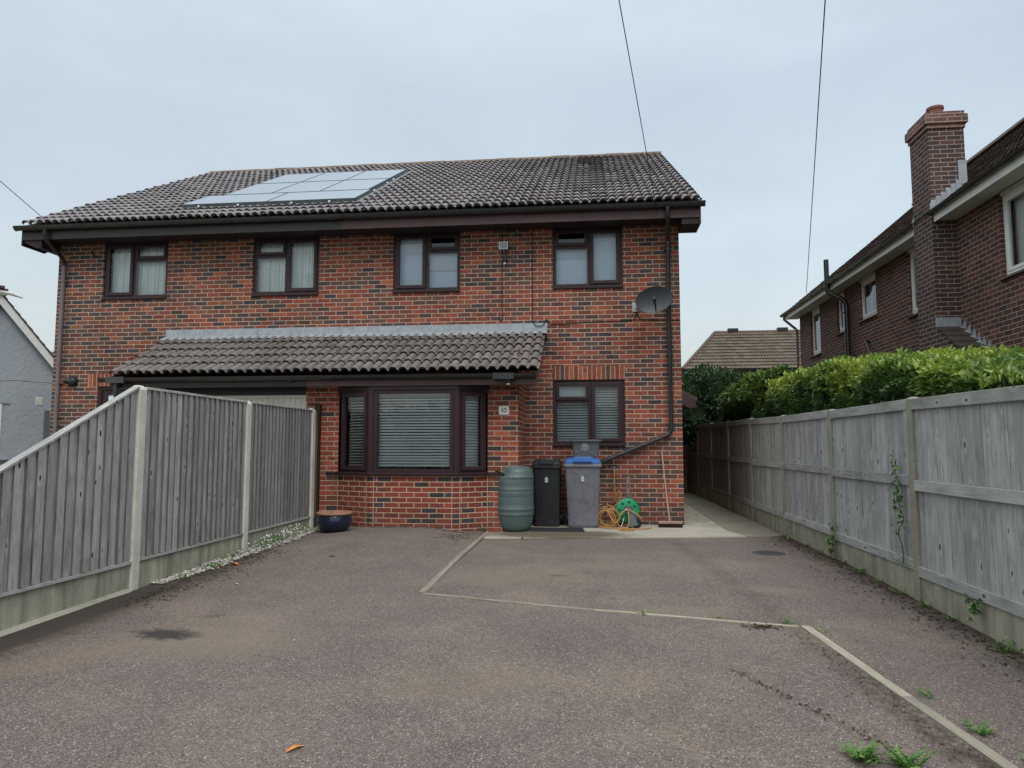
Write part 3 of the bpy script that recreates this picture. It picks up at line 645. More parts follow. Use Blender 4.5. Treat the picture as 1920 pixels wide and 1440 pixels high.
def window(parent, P, a0, a1, z0, z1, split, side, back, dep=.085, name='window', opener=True):
    """casement: side 'R' = small light + lower pane on the right of the mullion, 'L' = on the left. P maps (a, d, z)."""
    mf, ms, mg, mbk = MB(), MB(), MB(), MB()
    def bx(m_, A, B, d0, d1, C, D):
        c = [P(A, d0, C), P(B, d0, C), P(B, d0, D), P(A, d0, D), P(A, d1, C), P(B, d1, C), P(B, d1, D), P(A, d1, D)]
        for q in ((0, 1, 2, 3), (5, 4, 7, 6), (1, 5, 6, 2), (4, 0, 3, 7), (3, 2, 6, 7), (4, 5, 1, 0)): m_.face([c[i] for i in q])
    W = .058; d0, d1 = dep - .05, dep + .03
    bx(mf, a0, a0 + W, d0, d1, z0 + W, z1 - W); bx(mf, a1 - W, a1, d0, d1, z0 + W, z1 - W); bx(mf, a0, a1, d0, d1, z0, z0 + W); bx(mf, a0, a1, d0, d1, z1 - W, z1)
    xm = a0 + (a1 - a0) * split; bx(mf, xm - W / 2, xm + W / 2, d0 + .002, d1, z0 + W, z1 - W)
    zt = z1 - (z1 - z0) * .33
    A, B = (xm + W / 2, a1 - W) if side == 'R' else (a0 + W, xm - W / 2)
    bx(mf, A, B, d0 + .003, d1, zt - W / 2, zt + W / 2)
    C, D = (a0 + W, xm - W / 2) if side == 'R' else (xm + W / 2, a1 - W)
    panes = []
    def sash(m_, a, b, c, d, w=.05, out=.022):
        e = .008
        bx(m_, a - e, a + w, d0 - out, d0 + .02, c + w, d - w); bx(m_, b - w, b + e, d0 - out, d0 + .02, c + w, d - w)
        bx(m_, a - e, b + e, d0 - out - .001, d0 + .02, c - e, c + w); bx(m_, a - e, b + e, d0 - out - .001, d0 + .02, d - w, d + e)
        panes.append((a + w, b - w, c + w, d - w))
    sash(ms, C, D, z0 + W, z1 - W)
    ms2 = MB(); sash(ms2, A, B, zt + W / 2, z1 - W, .045)
    panes.append((A, B, z0 + W, zt - W / 2))
    bx(mf, a0 - .0, a1 + .0, -.035, d0 + .002, z0 - .03, z0 + .012)
    fr_ = mf.build(name, M['upvc_brown'], parent, bevel=.004)
    ms.build('sash', M['upvc_brown'], fr_, bevel=.005); ms2.build('top_light', M['upvc_brown'], fr_, bevel=.005)
    for (a, b, c, d) in panes:
        mg = MB(); mg.face([P(a - .004, d0 + .006, c - .004), P(b + .004, d0 + .006, c - .004), P(b + .004, d0 + .006, d + .004), P(a - .004, d0 + .006, d + .004)])
        mg.build('glass_pane', M['glass'], fr_)
    if back and getattr(back, 'two', False):
        back(fr_, P, C - .01, D + .01, z0 + W * .7, z1 - W * .7, d1 + .05); back(fr_, P, A - .01, B + .01, z0 + W * .7, zt - W * .3, d1 + .05)
    elif back: back(fr_, P, a0 + W * .7, a1 - W * .7, z0 + W * .7, z1 - W * .7, d1 + .05)
    return fr_
def curtain(fr_, P, a, b, c, d, dd, mat='curtain', gap=None):
    for (A, B) in ([(a, b)] if gap is None else [(a, gap[0]), (gap[1], b)]):
        mb = MB(); n = int((B - A) / .012); q = []
        for i in range(n + 1):
            x = A + (B - A) * i / n; q.append((x, dd + .018 * math.sin(x * 95 + 2 * math.sin(x * 9)) + .012 * math.sin(x * 41)))
        for i in range(n): mb.face([P(q[i][0], q[i][1], c), P(q[i + 1][0], q[i + 1][1], c), P(q[i + 1][0], q[i + 1][1], d), P(q[i][0], q[i][1], d)], [(q[i][0], c), (q[i + 1][0], c), (q[i + 1][0], d), (q[i][0], d)])
        mb.build('curtain', M[mat], fr_, smooth=180)
def roller(drop, drop2=None):
    def f(fr_, P, a, b, c, d, dd):
        mb = MB(); mb.face([P(a, dd, c), P(b, dd, c), P(b, dd, d), P(a, dd, d)]); mb.build('roller_blind', M['roller'], fr_)
        mb = MB(); n = 9; z1 = d; 
        for i in range(n):
            z = d - i * drop / n; mb.face([P(a, dd - .02, z - drop / n * .9), P(b, dd - .02, z - drop / n * .9), P(b, dd - .035, z), P(a, dd - .035, z)])
        mb.build('raised_blind', M['roller_light'], fr_)
    f.two = True; return f
def venetian(pitch=.0425, w=.042, tilt=38, mat='blind'):
    def f(fr_, P, a, b, c, d, dd):
        mb = MB(); n = int((d - c - .03) / pitch)
        for i in range(n):
            z = d - .05 - i * pitch; tl = R_(tilt + random.uniform(-2, 2)); dz = math.sin(tl) * w / 2; dy = math.cos(tl) * w / 2; sag = random.uniform(-.002, .002)
            th = .0016
            p = [P(a, dd - dy, z - dz + sag), P(b, dd - dy, z - dz), P(b, dd + dy, z + dz), P(a, dd + dy, z + dz + sag)]
            mb.face(p); mb.face([Vector(v) + Vector((0, 0, -th)) for v in p[::-1]])
        for q in (P(a, 0, d - .035),): pass
        A, B = P(a, dd - .02, d - .035), P(b, dd - .02, d)
        mb.face([P(a, dd - .022, d - .035), P(b, dd - .022, d - .035), P(b, dd - .022, d), P(a, dd - .022, d)])
        for t_ in (.12, .38, .64, .88):
            if b - a < .6 and t_ in (.38, .64): continue
            x = a + (b - a) * t_; mb.face([P(x, dd - w / 2 - .004, c), P(x + .003, dd - w / 2 - .004, c), P(x + .003, dd - w / 2 - .004, d), P(x, dd - w / 2 - .004, d)])
        mb.build('venetian_blind', M[mat], fr_)
    return f
PF = lambda a, d, z: Vector((a, YM + d, z))
wA = window(house, PF, *WINS[0], .47, 'R', lambda *k: curtain(*k)); 
wB = window(house, PF, *WINS[1], .50, 'L', lambda *k: curtain(*k))
mbh = MB()
for zz, s_ in ((4.27, .028), (4.17, .022), (4.35, .012)):
    mbh = MB(); mbh.prism([(-4.98 + s_ * math.sin(t_) ** 3, zz + s_ * (.81 * math.cos(t_) - .31 * math.cos(2 * t_) - .12 * math.cos(3 * t_))) for t_ in [i * math.pi / 8 for i in range(16)]], 'y', YM + .125, YM + .128)
    mbh.build('hanging_heart', M['roller'], wB)
window(house, PF, *WINS[2], .50, 'R', roller(.30)); window(house, PF, *WINS[3], .52, 'L', roller(.16)); window(house, PF, *WINS[4], .52, 'L', venetian(.043, .044, 40))
mb = MB(); mb.face([(-.56, YM + .14, 2.05), (-.08, YM + .14, 2.05), (-.08, YM + .14, 2.31), (-.56, YM + .14, 2.31)]); mb.build('raised_blind', M['roller_light'], house)
# soldier course over the kitchen window
mb = MB(); mb.face([(-.645, YM - .003, 2.367), (.53, YM - .003, 2.367), (.53, YM - .003, 2.592), (-.645, YM - .003, 2.592)], [(-.645, .02), (.53, .02), (.53, .245), (-.645, .245)])
mb.build('soldier_course', M['brick_soldier'], house)
mb = MB(); mb.face([(-8.95, YM - .003, 2.335), (-7.45, YM - .003, 2.335), (-7.45, YM - .003, 2.56), (-8.95, YM - .003, 2.56)], [(-8.95, .02), (-7.45, .02), (-7.45, .245), (-8.95, .245)])
mb.build('soldier_course', M['brick_soldier'], house)
for x, z in [(-6.9, 3.36), (-5.75, 3.36), (-4.9, 3.36), (-3.9, 3.36), (-2.75, 3.36), (-1.35, 3.36), (-8.3, 2.62), (-.55, 2.715), (.31, 2.715)]:
    mb = MB(); mb.box(x, x + .009, YM - .003, YM + .01, z, z + .066); mb.build('weep_vent', M['ink'], house)
# neighbour's front door at the left
mb = MB()
mb.box(-8.75, -8.69, YM + .03, YM + .1, -.15, 2.33); mb.box(-7.81, -7.75, YM + .03, YM + .1, -.15, 2.33); mb.box(-8.69, -7.81, YM + .03, YM + .1, 2.27, 2.33); mb.box(-8.69, -7.81, YM + .05, YM + .09, -.1, 1.1); mb.box(-8.69, -8.58, YM + .05, YM + .09, 1.1, 2.27); mb.box(-7.92, -7.81, YM + .05, YM + .09, 1.1, 2.27); mb.box(-8.58, -7.92, YM + .051, YM + .09, 2.18, 2.27)
dr = mb.build('front_door', M['upvc_brown'], house, bevel=.006)
mb = MB(); mb.box(-8.58, -7.92, YM + .065, YM + .075, 1.1, 2.18); mb.build('door_glass', M['roller'], dr)
mb = MB(); mb.box(-7.90, -7.87, YM - .0, YM + .05, .95, 1.12); mb.build('handle', M['alu'], dr)

# porch / garage projection
YP = 10.70
mb = MB()
wall(mb, lambda a, z, d: (a, YP + d, z), -4.40, -1.10, -.15, 2.26, [(-3.87, -1.56, -.15, 2.16)], depth=.02)
wall(mb, lambda a, z, d: (-1.10 - d, a, z), YP, YM, -.15, 2.75, [])
wall(mb, lambda a, z, d: (-4.40 + d, a, z), YP, YM, -.15, 2.26, [], flip=True)
mb.build('porch_wall', M['brick_porch'], house)
mb = MB(); wall(mb, lambda a, z, d: (a, YP + d, z), -7.35, -6.72, -.15, 2.26, []); wall(mb, lambda a, z, d: (-7.35 + d, a, z), YP, YM, -.15, 2.75, [], flip=True); mb.build('porch_wall', M['brick_porch'], house)
mb = MB(); mb.box(-6.74, -4.40, YP + .02, YP + .10, 2.07, 2.26); mb.build('garage_lintel', M['fascia_dark'], house)
mb = MB()
mb.box(-6.72, -4.42, YP + .06, YP + .11, 2.015, 2.065); mb.box(-6.72, -6.67, YP + .06, YP + .11, -.1, 2.015); mb.box(-4.47, -4.42, YP + .06, YP + .11, -.1, 2.015)
x = -6.67
while x < -4.48:
    mb.box(x, min(x + .078, -4.47), YP + .085, YP + .10, -.1, 2.014); mb.box(x + .078, min(x + .09, -4.47), YP + .098, YP + .105, -.1, 2.013); x += .09
mb.build('garage_door', M['garage_white'], house)
# bay: dwarf wall with squint piers
YB = 10.40
B = [(-3.87, YP), (-3.27, YB), (-1.98, YB), (-1.56, YP)]
mb = MB()
def bayq(p, q, z0, z1, u0, m=0, out=0):
    L = math.hypot(q[0] - p[0], q[1] - p[1]); n = Vector((q[1] - p[1], -(q[0] - p[0]), 0)).normalized() * out
    mb.face([(p[0] + n.x, p[1] + n.y, z0), (q[0] + n.x, q[1] + n.y, z0), (q[0] + n.x, q[1] + n.y, z1), (p[0] + n.x, p[1] + n.y, z1)], [(u0, z0), (u0 + L, z0), (u0 + L, z1), (u0, z1)], m); return u0 + L
u = .1
for p, q in zip(B, B[1:]): bayq(p, q, -.1, .845, u); u += 1.37
def lerp(p, q, t_): return (p[0] + (q[0] - p[0]) * t_, p[1] + (q[1] - p[1]) * t_)
for (p, c, q) in ((B[0], B[1], B[2]), (B[1], B[2], B[3])):
    l1 = math.dist(p, c); l2 = math.dist(c, q); a = lerp(c, p, .055 / l1); b = lerp(c, q, .055 / l2)
    for s0, s1 in ((a, c), (c, b)): bayq(s0, s1, -.1, .844, .03, 0, .004)
    for s0, s1 in ((lerp(c, p, .064 / l1), a), (b, lerp(c, q, .064 / l2))): bayq(s0, s1, -.1, .844, 0, 1, .005)
for e, f in ((B[0], B[1]), (B[3], B[2])):
    L = math.dist(e, f); pq = (e, lerp(e, f, .011 / L)); pq = pq if e[0] < f[0] else pq[::-1]; bayq(*pq, -.1, .844, 0, 1, .004)
mb.face([(p[0], p[1], .845) for p in B], None, 0)
mb.build('bay_base', [M['brick_bay'], M['mortar']], house)
# bay window
def facet(p, q):
    p = Vector((*p, 0)); q = Vector((*q, 0)); d = (q - p); L = d.length; d.normalize(); n = Vector((-d.y, d.x, 0))   # inward normal
    return lambda a, dd, z: p + d * a + n * dd + Vector((0, 0, z)), L
mf = MB(); bay = None
Z0, Z1 = .885, 2.16
posts = MB()
posts.prism([(B[0][0] - .02, YP + .06), (B[0][0] - .02, YP - .015), (B[1][0] - .015, YB - .015), (B[2][0] + .015, YB - .015), (B[3][0] + .02, YP - .015), (B[3][0] + .02, YP + .06)], 'z', 2.10, 2.25)
bay = posts.build('bay_window', M['upvc_brown'], house, bevel=.005)
mb = MB(); mb.prism([(B[0][0] - .17, YP - .001), (B[0][0] - .17, YP - .05), (B[0][0] - .03, YP - .05), (B[1][0] - .02, YB - .055), (B[2][0] + .02, YB - .055), (B[3][0] + .02, YP - .05), (B[3][0] + .18, YP - .04), (B[3][0] + .18, YP - .001)], 'z', .845, .885)
mb.build('sill', M['upvc_brown'], bay, bevel=.006)
for c in (B[1], B[2]):
    mb = MB(); mb.prism([(c[0] - .055, c[1] + .01), (c[0] - .03, c[1] - .012), (c[0] + .03, c[1] - .012), (c[0] + .055, c[1] + .01), (c[0] + .03, c[1] + .07), (c[0] - .03, c[1] + .07)], 'z', .886, 2.099); mb.build('corner_post', M['upvc_brown'], bay, bevel=.003)
def simple_light(Pf, a, b, c, d, w, back, opening):
    mb = MB()
    def bx(A, B_, d0, d1, C, D):
        k = [Pf(A, d0, C), Pf(B_, d0, C), Pf(B_, d0, D), Pf(A, d0, D), Pf(A, d1, C), Pf(B_, d1, C), Pf(B_, d1, D), Pf(A, d1, D)]
        for q in ((0, 1, 2, 3), (5, 4, 7, 6), (1, 5, 6, 2), (4, 0, 3, 7), (3, 2, 6, 7), (4, 5, 1, 0)): mb.face([k[i] for i in q])
    bx(a, a + w, 0, .07, c + w, d - w); bx(b - w, b, 0, .07, c + w, d - w); bx(a, b, 0, .07, c, c + w); bx(a, b, 0, .07, d - w, d)
    if opening:
        e = w * .55; v = w + .035
        bx(a + e, a + v, -.02, .05, c + v, d - v); bx(b - v, b - e, -.02, .05, c + v, d - v); bx(a + e, b - e, -.021, .05, c + e, c + v); bx(a + e, b - e, -.021, .05, d - v, d - e); w = v
    mb.build('sash', M['upvc_brown'], bay, bevel=.005)
    mb = MB(); mb.face([Pf(a + w - .004, .02, c + w - .004), Pf(b - w + .004, .02, c + w - .004), Pf(b - w + .004, .02, d - w + .004), Pf(a + w - .004, .02, d - w + .004)]); mb.build('glass_pane', M['glass'], bay)
    back(bay, Pf, a + w * .8, b - w * .8, c + w * .8, d - w * .8, .115)
f1, L1 = facet(B[0], B[1]); f2, L2 = facet(B[1], B[2]); f3, L3 = facet(B[2], B[3])
simple_light(f1, .05, L1 - .05, .886, 2.099, .055, venetian(.043, .040, 22), True)
simple_light(f2, .05, L2 - .05, .886, 2.099, .05, venetian(.0425, .044, 39), False)
simple_light(f3, .05, L3 - .03, .886, 2.099, .055, venetian(.043, .048, 44), True)

# roofs
rY, rZ, eY, eZ = 17.5, 8.44, 11.36, 5.155
per = .1475
mb = MB(); tiles(mb, -9.95, 80, 11.71 / 80, eY, eZ, rY, rZ, 20)
mb.build('roof', M['tile'], house, smooth=35, merge=True)
random.seed(11)
mb = MB(); mb.face([(-10.0, eY + .1, eZ + .02), (1.75, eY + .1, eZ + .02), (1.75, rY, rZ - .02), (-10, rY, rZ - .02)]); mb.face([(1.76, 23.75, 5.155), (-10.01, 23.75, 5.155), (-10.01, rY + .02, rZ), (1.76, rY + .02, rZ)])
mb.build('roof_rear', M['tile'], house)
mb = MB(); x = -9.96
while x < 1.7:
    x2 = min(x + .45, 1.77); jz = random.uniform(-.006, .006); r = .115; n = 8; id = rid()
    a = [(rY + r * math.cos(math.pi * i / n) * 1.15, rZ - .035 + jz + r * math.sin(math.pi * i / n)) for i in range(n + 1)]
    for p, q in zip(a, a[1:]): mb.face([(x, *p), (x, *q), (x2 - .006, *q), (x2 - .006, *p)], None, 0, id)
    mb.face([(x, *p) for p in a], None, 0, id); mb.face([(x2 - .006, *p) for p in a[::-1]], None, 0, id)
    x = x2
mb.build('ridge_tile_row', M['ridge'], house, smooth=50)
# fascia, soffit, barge boards
mb = MB(); mb.box(-4.14, 1.72, 11.42, 11.445, 4.90, 5.13, grain='x'); mb.build('fascia', M['upvc_brown_fascia'], house)
mb = MB(); mb.box(-9.98, -4.142, 11.42, 11.445, 4.90, 5.13, grain='x'); mb.build('fascia', M['fascia_dark'], house)
mb = MB(); mb.box(-9.9, 1.70, 11.446, 11.885, 4.93, 4.945); mb.build('soffit', M['soffit'], house)
def barge(X0, X1, mat):
    mb = MB(); sl = (rZ - eZ) / (rY - eY)
    mb.prism([(11.42, 4.80), (11.42, 5.13), (rY, rZ - .03), (23.6, 5.13), (23.6, 4.95), (rY, rZ - .26), (11.95, 4.80)], 'x', X0, X1)
    return mb.build('barge_board', mat, house)
barge(1.722, 1.745, M['upvc_brown_fascia']); barge(-10.0, -9.982, M['fascia_dark'])
mb = MB(); mb.prism([(11.446, 4.80), (11.446, 4.925), (11.95, 4.925), (11.95, 4.80)], 'x', 1.447, 1.72); mb.prism([(11.95, 4.81), (11.95, 4.925), (17.5, 7.9), (17.5, 7.8)], 'x', 1.447, 1.72)
mb.build('gable_soffit', M['soffit'], house)
mb = MB(); mb.prism([(-9.98, 4.87), (-9.98, 4.925), (-9.632, 4.925), (-9.632, 4.76), (-9.74, 4.76)], 'y', 11.446, 11.95); mb.prism([(-9.98, 4.9), (-9.98, 4.925), (-9.632, 4.925), (-9.632, 4.9)], 'y', 11.96, 17.4)
mb.build('gable_soffit', M['soffit'], house)
# gutters and downpipes of the main eaves
mb = MB(); gutter(mb, 'x', -4.12, 1.80, 11.35, 5.115, .068); mb.build('gutter', M['pvc_black'], house, smooth=40)
mb = MB(); gutter(mb, 'x', -10.06, -4.12, 11.35, 5.115, .066); mb.build('gutter', M['pvc_brown'], house, smooth=40)
def pipe(name, pts, r, mat, clips=(), parent=house, rings=()):
    mb = MB(); mb.tube(pts, r, 14)
    for z in clips:
        for a, b in zip(pts, pts[1:]):
            a = Vector(a); b = Vector(b)
            if min(a.z, b.z) <= z <= max(a.z, b.z) and abs(a.z - b.z) > .3:
                c = a.lerp(b, (z - a.z) / (b.z - a.z)); mb.tube([c - Vector((0, 0, .02)), c + Vector((0, 0, .02))], r + .007, 14); mb.box(c.x - r - .03, c.x + r + .03, c.y + r * .3, c.y + r + .02, z - .012, z + .012)
    for p, q in rings: mb.tube([p, q], r + .006, 14)
    return mb.build(name, mat, parent, smooth=45)
pipe('downpipe', [(1.22, 11.355, 5.09), (1.22, 11.355, 4.93), (1.225, 11.40, 4.87), (1.25, 11.72, 4.70), (1.26, 11.80, 4.62), (1.26, 11.80, 1.56)], .034, M['pvc_black'], (4.50, 2.75), rings=[((1.26, 11.8, 4.56), (1.26, 11.8, 4.66)), ((1.22, 11.355, 5.02), (1.22, 11.355, 5.08))])
pipe('downpipe', [(1.26, 11.80, 1.60), (1.26, 11.80, 1.53), (1.22, 11.80, 1.46), (1.1, 11.80, 1.405), (.10, 11.80, 1.00), (.02, 11.79, .96), (-.3, 11.72, .84)], .036, M['pvc_black'], rings=[((.78, 11.8, 1.275), (.70, 11.8, 1.243)), ((1.26, 11.8, 1.52), (1.26, 11.8, 1.60))])
pipe('downpipe', [(-9.50, 11.355, 5.08), (-9.50, 11.355, 4.92), (-9.49, 11.40, 4.86), (-9.47, 11.74, 4.66), (-9.47, 11.81, 4.58), (-9.47, 11.81, 4.50)], .035, M['fascia_dark'])
pipe('downpipe', [(-9.47, 11.81, 4.52), (-9.47, 11.81, 4.2), (-9.47, 11.81, 0)], .036, M['pvc_grey'], (4.25, 2.40))
# porch roof
mb = MB(); tiles(mb, -7.43, 45, 6.67 / 45, 10.33, 2.365, 11.82, 3.125, 5, h=.052, th=.032); mb.build('porch_roof', M['tile_porch'], house, smooth=35)
random.seed(12)
mb = MB(); mb.face([(-7.42, 10.40, 2.37), (-.78, 10.40, 2.37), (-.78, YM, 3.12), (-7.42, YM, 3.12)]); mb.build('roof_underlay', M['fascia_dark'], house)
mb = MB()
mb.prism([(10.38, 2.15), (10.38, 2.35), (11.86, 3.09), (11.86, 2.95), (10.5, 2.24), (10.5, 2.15)], 'x', -.82, -.795); mb.build('porch_barge_board', M['upvc_brown_fascia'], house)
mb = MB(); mb.prism([(10.38, 2.17), (10.38, 2.35), (11.86, 3.09), (11.86, 2.95), (10.5, 2.24), (10.5, 2.17)], 'x', -7.42, -7.40); mb.build('porch_barge_board', M['fascia_dark'], house)
mb = MB(); mb.box(-4.25, -.82, 10.355, 10.38, 2.165, 2.33, grain='x'); mb.build('fascia', M['upvc_brown_fascia'], house)
mb = MB(); mb.box(-7.42, -4.252, 10.355, 10.38, 2.165, 2.33, grain='x'); mb.build('fascia', M['fascia_dark'], house)
mb = MB(); mb.box(-7.4, -.83, 10.381, 10.72, 2.262, 2.275); mb.build('soffit', M['soffit'], house)
mb = MB(); gutter(mb, 'x', -4.2, -.80, 10.30, 2.31); mb.box(-1.42, -1.12, 10.232, 10.35, 2.235, 2.325); mb.tube([(-1.2, 10.30, 2.25), (-1.2, 10.30, 2.17)], [.05, .034], 12); mb.build('gutter', M['pvc_black'], house, smooth=40)
mb = MB(); mb.tube([(-1.2, 10.30, 2.175), (-1.2, 10.30, 2.155)], .035, 12); mb.build('gutter_outlet', M['alu'], house)
mb = MB(); gutter(mb, 'x', -7.55, -4.2, 10.30, 2.31); mb.box(-7.42, -7.12, 10.232, 10.35, 2.235, 2.33); mb.build('gutter', M['pvc_brown'], house, smooth=40)
pipe('downpipe', [(-7.28, 10.30, 2.26), (-7.28, 10.30, 2.0), (-7.25, 10.5, 1.9), (-7.25, 10.62, 1.8), (-7.25, 10.62, 0)], .034, M['pvc_black'])
# lead flashing: dressed up the wall above the porch tiles
mb = MB(); n = 90; random.seed(3)
x0f, x1f = -7.50, -.735; pf = 45 * 2
for i in range(n):
    xa, xb = x0f + (x1f - x0f) * i / n, x0f + (x1f - x0f) * (i + 1) / n
    def lo(x): return .028 * abs(math.sin(math.pi * ((x + 7.43) / (6.67 / 45)) ))
    ta, tb = [(.004 * noise.noise(Vector((x * 3, 0, 0)))) for x in (xa, xb)]
    mb.face([(xa, 11.70, 3.105 + lo(xa)), (xb, 11.70, 3.105 + lo(xb)), (xb, 11.872, 3.20), (xa, 11.872, 3.20)]); mb.face([(xa, 11.872, 3.20), (xb, 11.872, 3.20), (xb, 11.876, 3.325 + tb), (xa, 11.876, 3.325 + ta)])
mb.face([(-.735, 11.70, 3.105), (-.735, 11.876, 3.06), (-.735, 11.876, 3.2), (-.735, 11.872, 3.2)])
for k in range(1, 4):
    xx = x0f + k * 1.7; mb.box(xx, xx + .008, 11.863, 11.878, 3.19, 3.325)
mb.build('lead_flashing', M['lead'], house)
# lean-to canopy on the right side wall, further back
mb = MB(); mb.prism([(1.447, 2.47), (1.447, 2.52), (2.02, 2.21), (2.02, 2.14)], 'y', 14.2, 18.0); cn = mb.build('side_canopy', M['tile_brown'], house)
mb = MB(); mb.prism([(1.447, 2.22), (1.447, 2.46), (1.98, 2.15), (1.98, 2.02), (1.86, 2.0)], 'y', 14.12, 14.19); mb.build('canopy_fascia', M['upvc_brown_fascia'], cn)
mb = MB(); mb.box(1.447, 1.9, 14.2, 18, 2.03, 2.10); mb.build('canopy_soffit', M['soffit'], cn)
# round wall vent by the left corner, and old bracket
mb = MB(); Mv = Matrix.Translation((-9.22, YM, 2.42)) @ Matrix.Rotation(R_(90), 4, 'X'); mb.lathe([(0, .09), (.05, .085), (.085, .05), (.09, 0)], 20, Mv); mb.tube([(-9.22, YM - .02, 2.42), (-9.33, YM - .09, 2.43)], [.06, .045], 12); mb.build('wall_vent', M['black'], house, smooth=60)
mb = MB(); mb.tube([(-8.98, YM - .01, 4.80), (-8.95, YM - .04, 4.74), (-8.88, YM - .05, 4.66)], .012, 6); mb.build('old_bracket', M['cable'], house)

# ------------------------------------------------------------------ things fixed to the house
sl = (rZ - eZ) / (rY - eY)
def roofpt(x, y, off):
    L = math.hypot(1, sl); return Vector((x, y - sl / L * off, eZ + (y - eY) * sl + off / L))
cells = [('left', 'bottom', -7.42, -5.80, 12.10, 13.03), ('right', 'bottom', -5.785, -4.15, 12.10, 13.03)]
for r_, (ya, yb) in (('middle', (13.06, 14.42)), ('top', (14.45, 15.84))):
    for c_, (xa, xb) in (('left', (-7.12, -6.16)), ('centre', (-6.145, -5.19)), ('right', (-5.175, -4.215))): cells.append((c_, r_, xa, xb, ya, yb))
for c_, r_, xa, xb, ya, yb in cells:
    sp = thing('solar_panel', f'{c_} solar panel in the {r_} row of the roof array', 'solar panel', roofpt((xa + xb) / 2, (ya + yb) / 2, .12), 'solar panels on the tiled roof')
    mb = MB(); q = [roofpt(xa + .008, ya + .008, .121), roofpt(xb - .008, ya + .008, .121), roofpt(xb - .008, yb - .008, .121), roofpt(xa + .008, yb - .008, .121)]
    mb.face(q, [(xa, ya * 1.13), (xb, ya * 1.13), (xb, yb * 1.13), (xa, yb * 1.13)]); mb.build('panel_glass', M['solar'], sp)
    mb = MB()
    for (a, b, c, d) in ((xa, xb, ya, ya + .008), (xa, xb, yb - .008, yb), (xa, xa + .008, ya, yb), (xb - .008, xb, ya, yb)):
        A = [roofpt(a, c, .09), roofpt(b, c, .09), roofpt(b, d, .09), roofpt(a, d, .09)]; T = [roofpt(a, c, .124), roofpt(b, c, .124), roofpt(b, d, .124), roofpt(a, d, .124)]
        mb.face(T); mb.face(A[::-1])
        for i in range(4): mb.face([A[i], A[(i + 1) % 4], T[(i + 1) % 4], T[i]])
    mb.build('panel_frame', M['mesh_grey'], sp)
sk = thing('panel_skirt', 'grey mesh skirt with clips closing the gap under the solar panels', 'mesh skirt', roofpt(-5.8, 12.0, .1))
mb = MB()
def strip(p, q, o0, o1, w):
    for i in range(40):
        a = Vector(p).lerp(Vector(q), i / 40); b = Vector(p).lerp(Vector(q), (i + .62) / 40)
        mb.face([roofpt(a.x, a.y, o0), roofpt(b.x, b.y, o0), roofpt(b.x, b.y, o1), roofpt(a.x, a.y, o1)])
    for k in range(4):
        o = o0 + (o1 - o0) * k / 3.4; mb.face([roofpt(p[0], p[1], o), roofpt(q[0], q[1], o), roofpt(q[0], q[1], o + .012), roofpt(p[0], p[1], o + .012)])
strip((-7.36, 12.07, 0), (-4.15, 12.07, 0), .03, .11, .01); strip((-4.13, 12.07, 0), (-4.17, 15.8, 0), .03, .11, .01)
mb.face([roofpt(-7.30, 12.0, .070), roofpt(-4.08, 12.0, .070), roofpt(-4.13, 12.08, .068), roofpt(-7.34, 12.08, .068)]); mb.face([roofpt(-4.12, 12.0, .070), roofpt(-4.03, 12.0, .070), roofpt(-4.08, 15.85, .070), roofpt(-4.18, 15.85, .070)])
mb.build('skirt_mesh', M['mesh_grey'], sk)
for (x, y) in ((-7.05, 12.05), (-6.3, 12.05), (-5.3, 12.05), (-4.6, 12.05), (-4.11, 13.1), (-4.12, 14.0), (-4.14, 14.5)):
    mb = MB(); c = roofpt(x, y - .01, .09); mb.lathe([(0, .010), (.02, .008), (.024, 0)], 10, Matrix.Translation(c) @ Matrix.Rotation(R_(62), 4, 'X')); mb.build('clip', M['alu'], sk)

# satellite dish
dc = Vector((1.0, 11.50, 3.60))
ds = thing('satellite_dish', 'dark grey satellite dish on the right end of the brick front', 'satellite dish', dc)
Md = Matrix.Translation(dc) @ Matrix.Rotation(R_(-14), 4, 'Y') @ Matrix.Rotation(R_(90 + 8), 4, 'X') @ Matrix.Rotation(R_(0), 4, 'Z')
mb = MB(); n = 40; rings = 8
def dp(i, k): r = i / rings; a = 2 * math.pi * k / n; return Vector((.295 * r * math.cos(a), .205 * r * math.sin(a), .055 * (r * r) - .055))
for i in range(rings):
    for k in range(n):
        q = [dp(i, k), dp(i + 1, k), dp(i + 1, k + 1), dp(i, k + 1)]
        if i == 0: q = q[:3]
        mb.face(q, None, 0, None, Md); mb.face([p - Vector((0, 0, .004)) for p in q[::-1]], None, 0, None, Md)
for k in range(n): mb.face([dp(rings, k) + Vector((0, 0, .006)), dp(rings, k + 1) + Vector((0, 0, .006)), dp(rings, k + 1) * 1.02 - Vector((0, 0, .008)), dp(rings, k) * 1.02 - Vector((0, 0, .008))], None, 0, None, Md)
mb.build('reflector', M['dish'], ds, smooth=50)
mb = MB(); mb.tube([dc + Vector((.02, -.03, -.19)), dc + Vector((.0, -.20, -.16)), dc + Vector((-.02, -.31, -.06))], .012, 8); mb.build('feed_arm', M['black'], ds)
mb = MB(); mb.tube([dc + Vector((-.03, -.33, -.035)), dc + Vector((-.02, -.26, -.05))], .03, 12); mb.tube([dc + Vector((-.02, -.30, -.05)), dc + Vector((-.03, -.28, -.12))], .018, 8); mb.build('receiver', M['black'], ds)
mb = MB(); mb.tube([dc + Vector((0, .05, 0)), dc + Vector((-.02, .2, -.03)), dc + Vector((-.22, .30, -.06)), dc + Vector((-.27, .37, -.06))], .018, 8); mb.box(dc.x - .33, dc.x - .24, YM - .02, YM, dc.z - .12, dc.z + .03); mb.build('wall_bracket', M['alu'], ds)
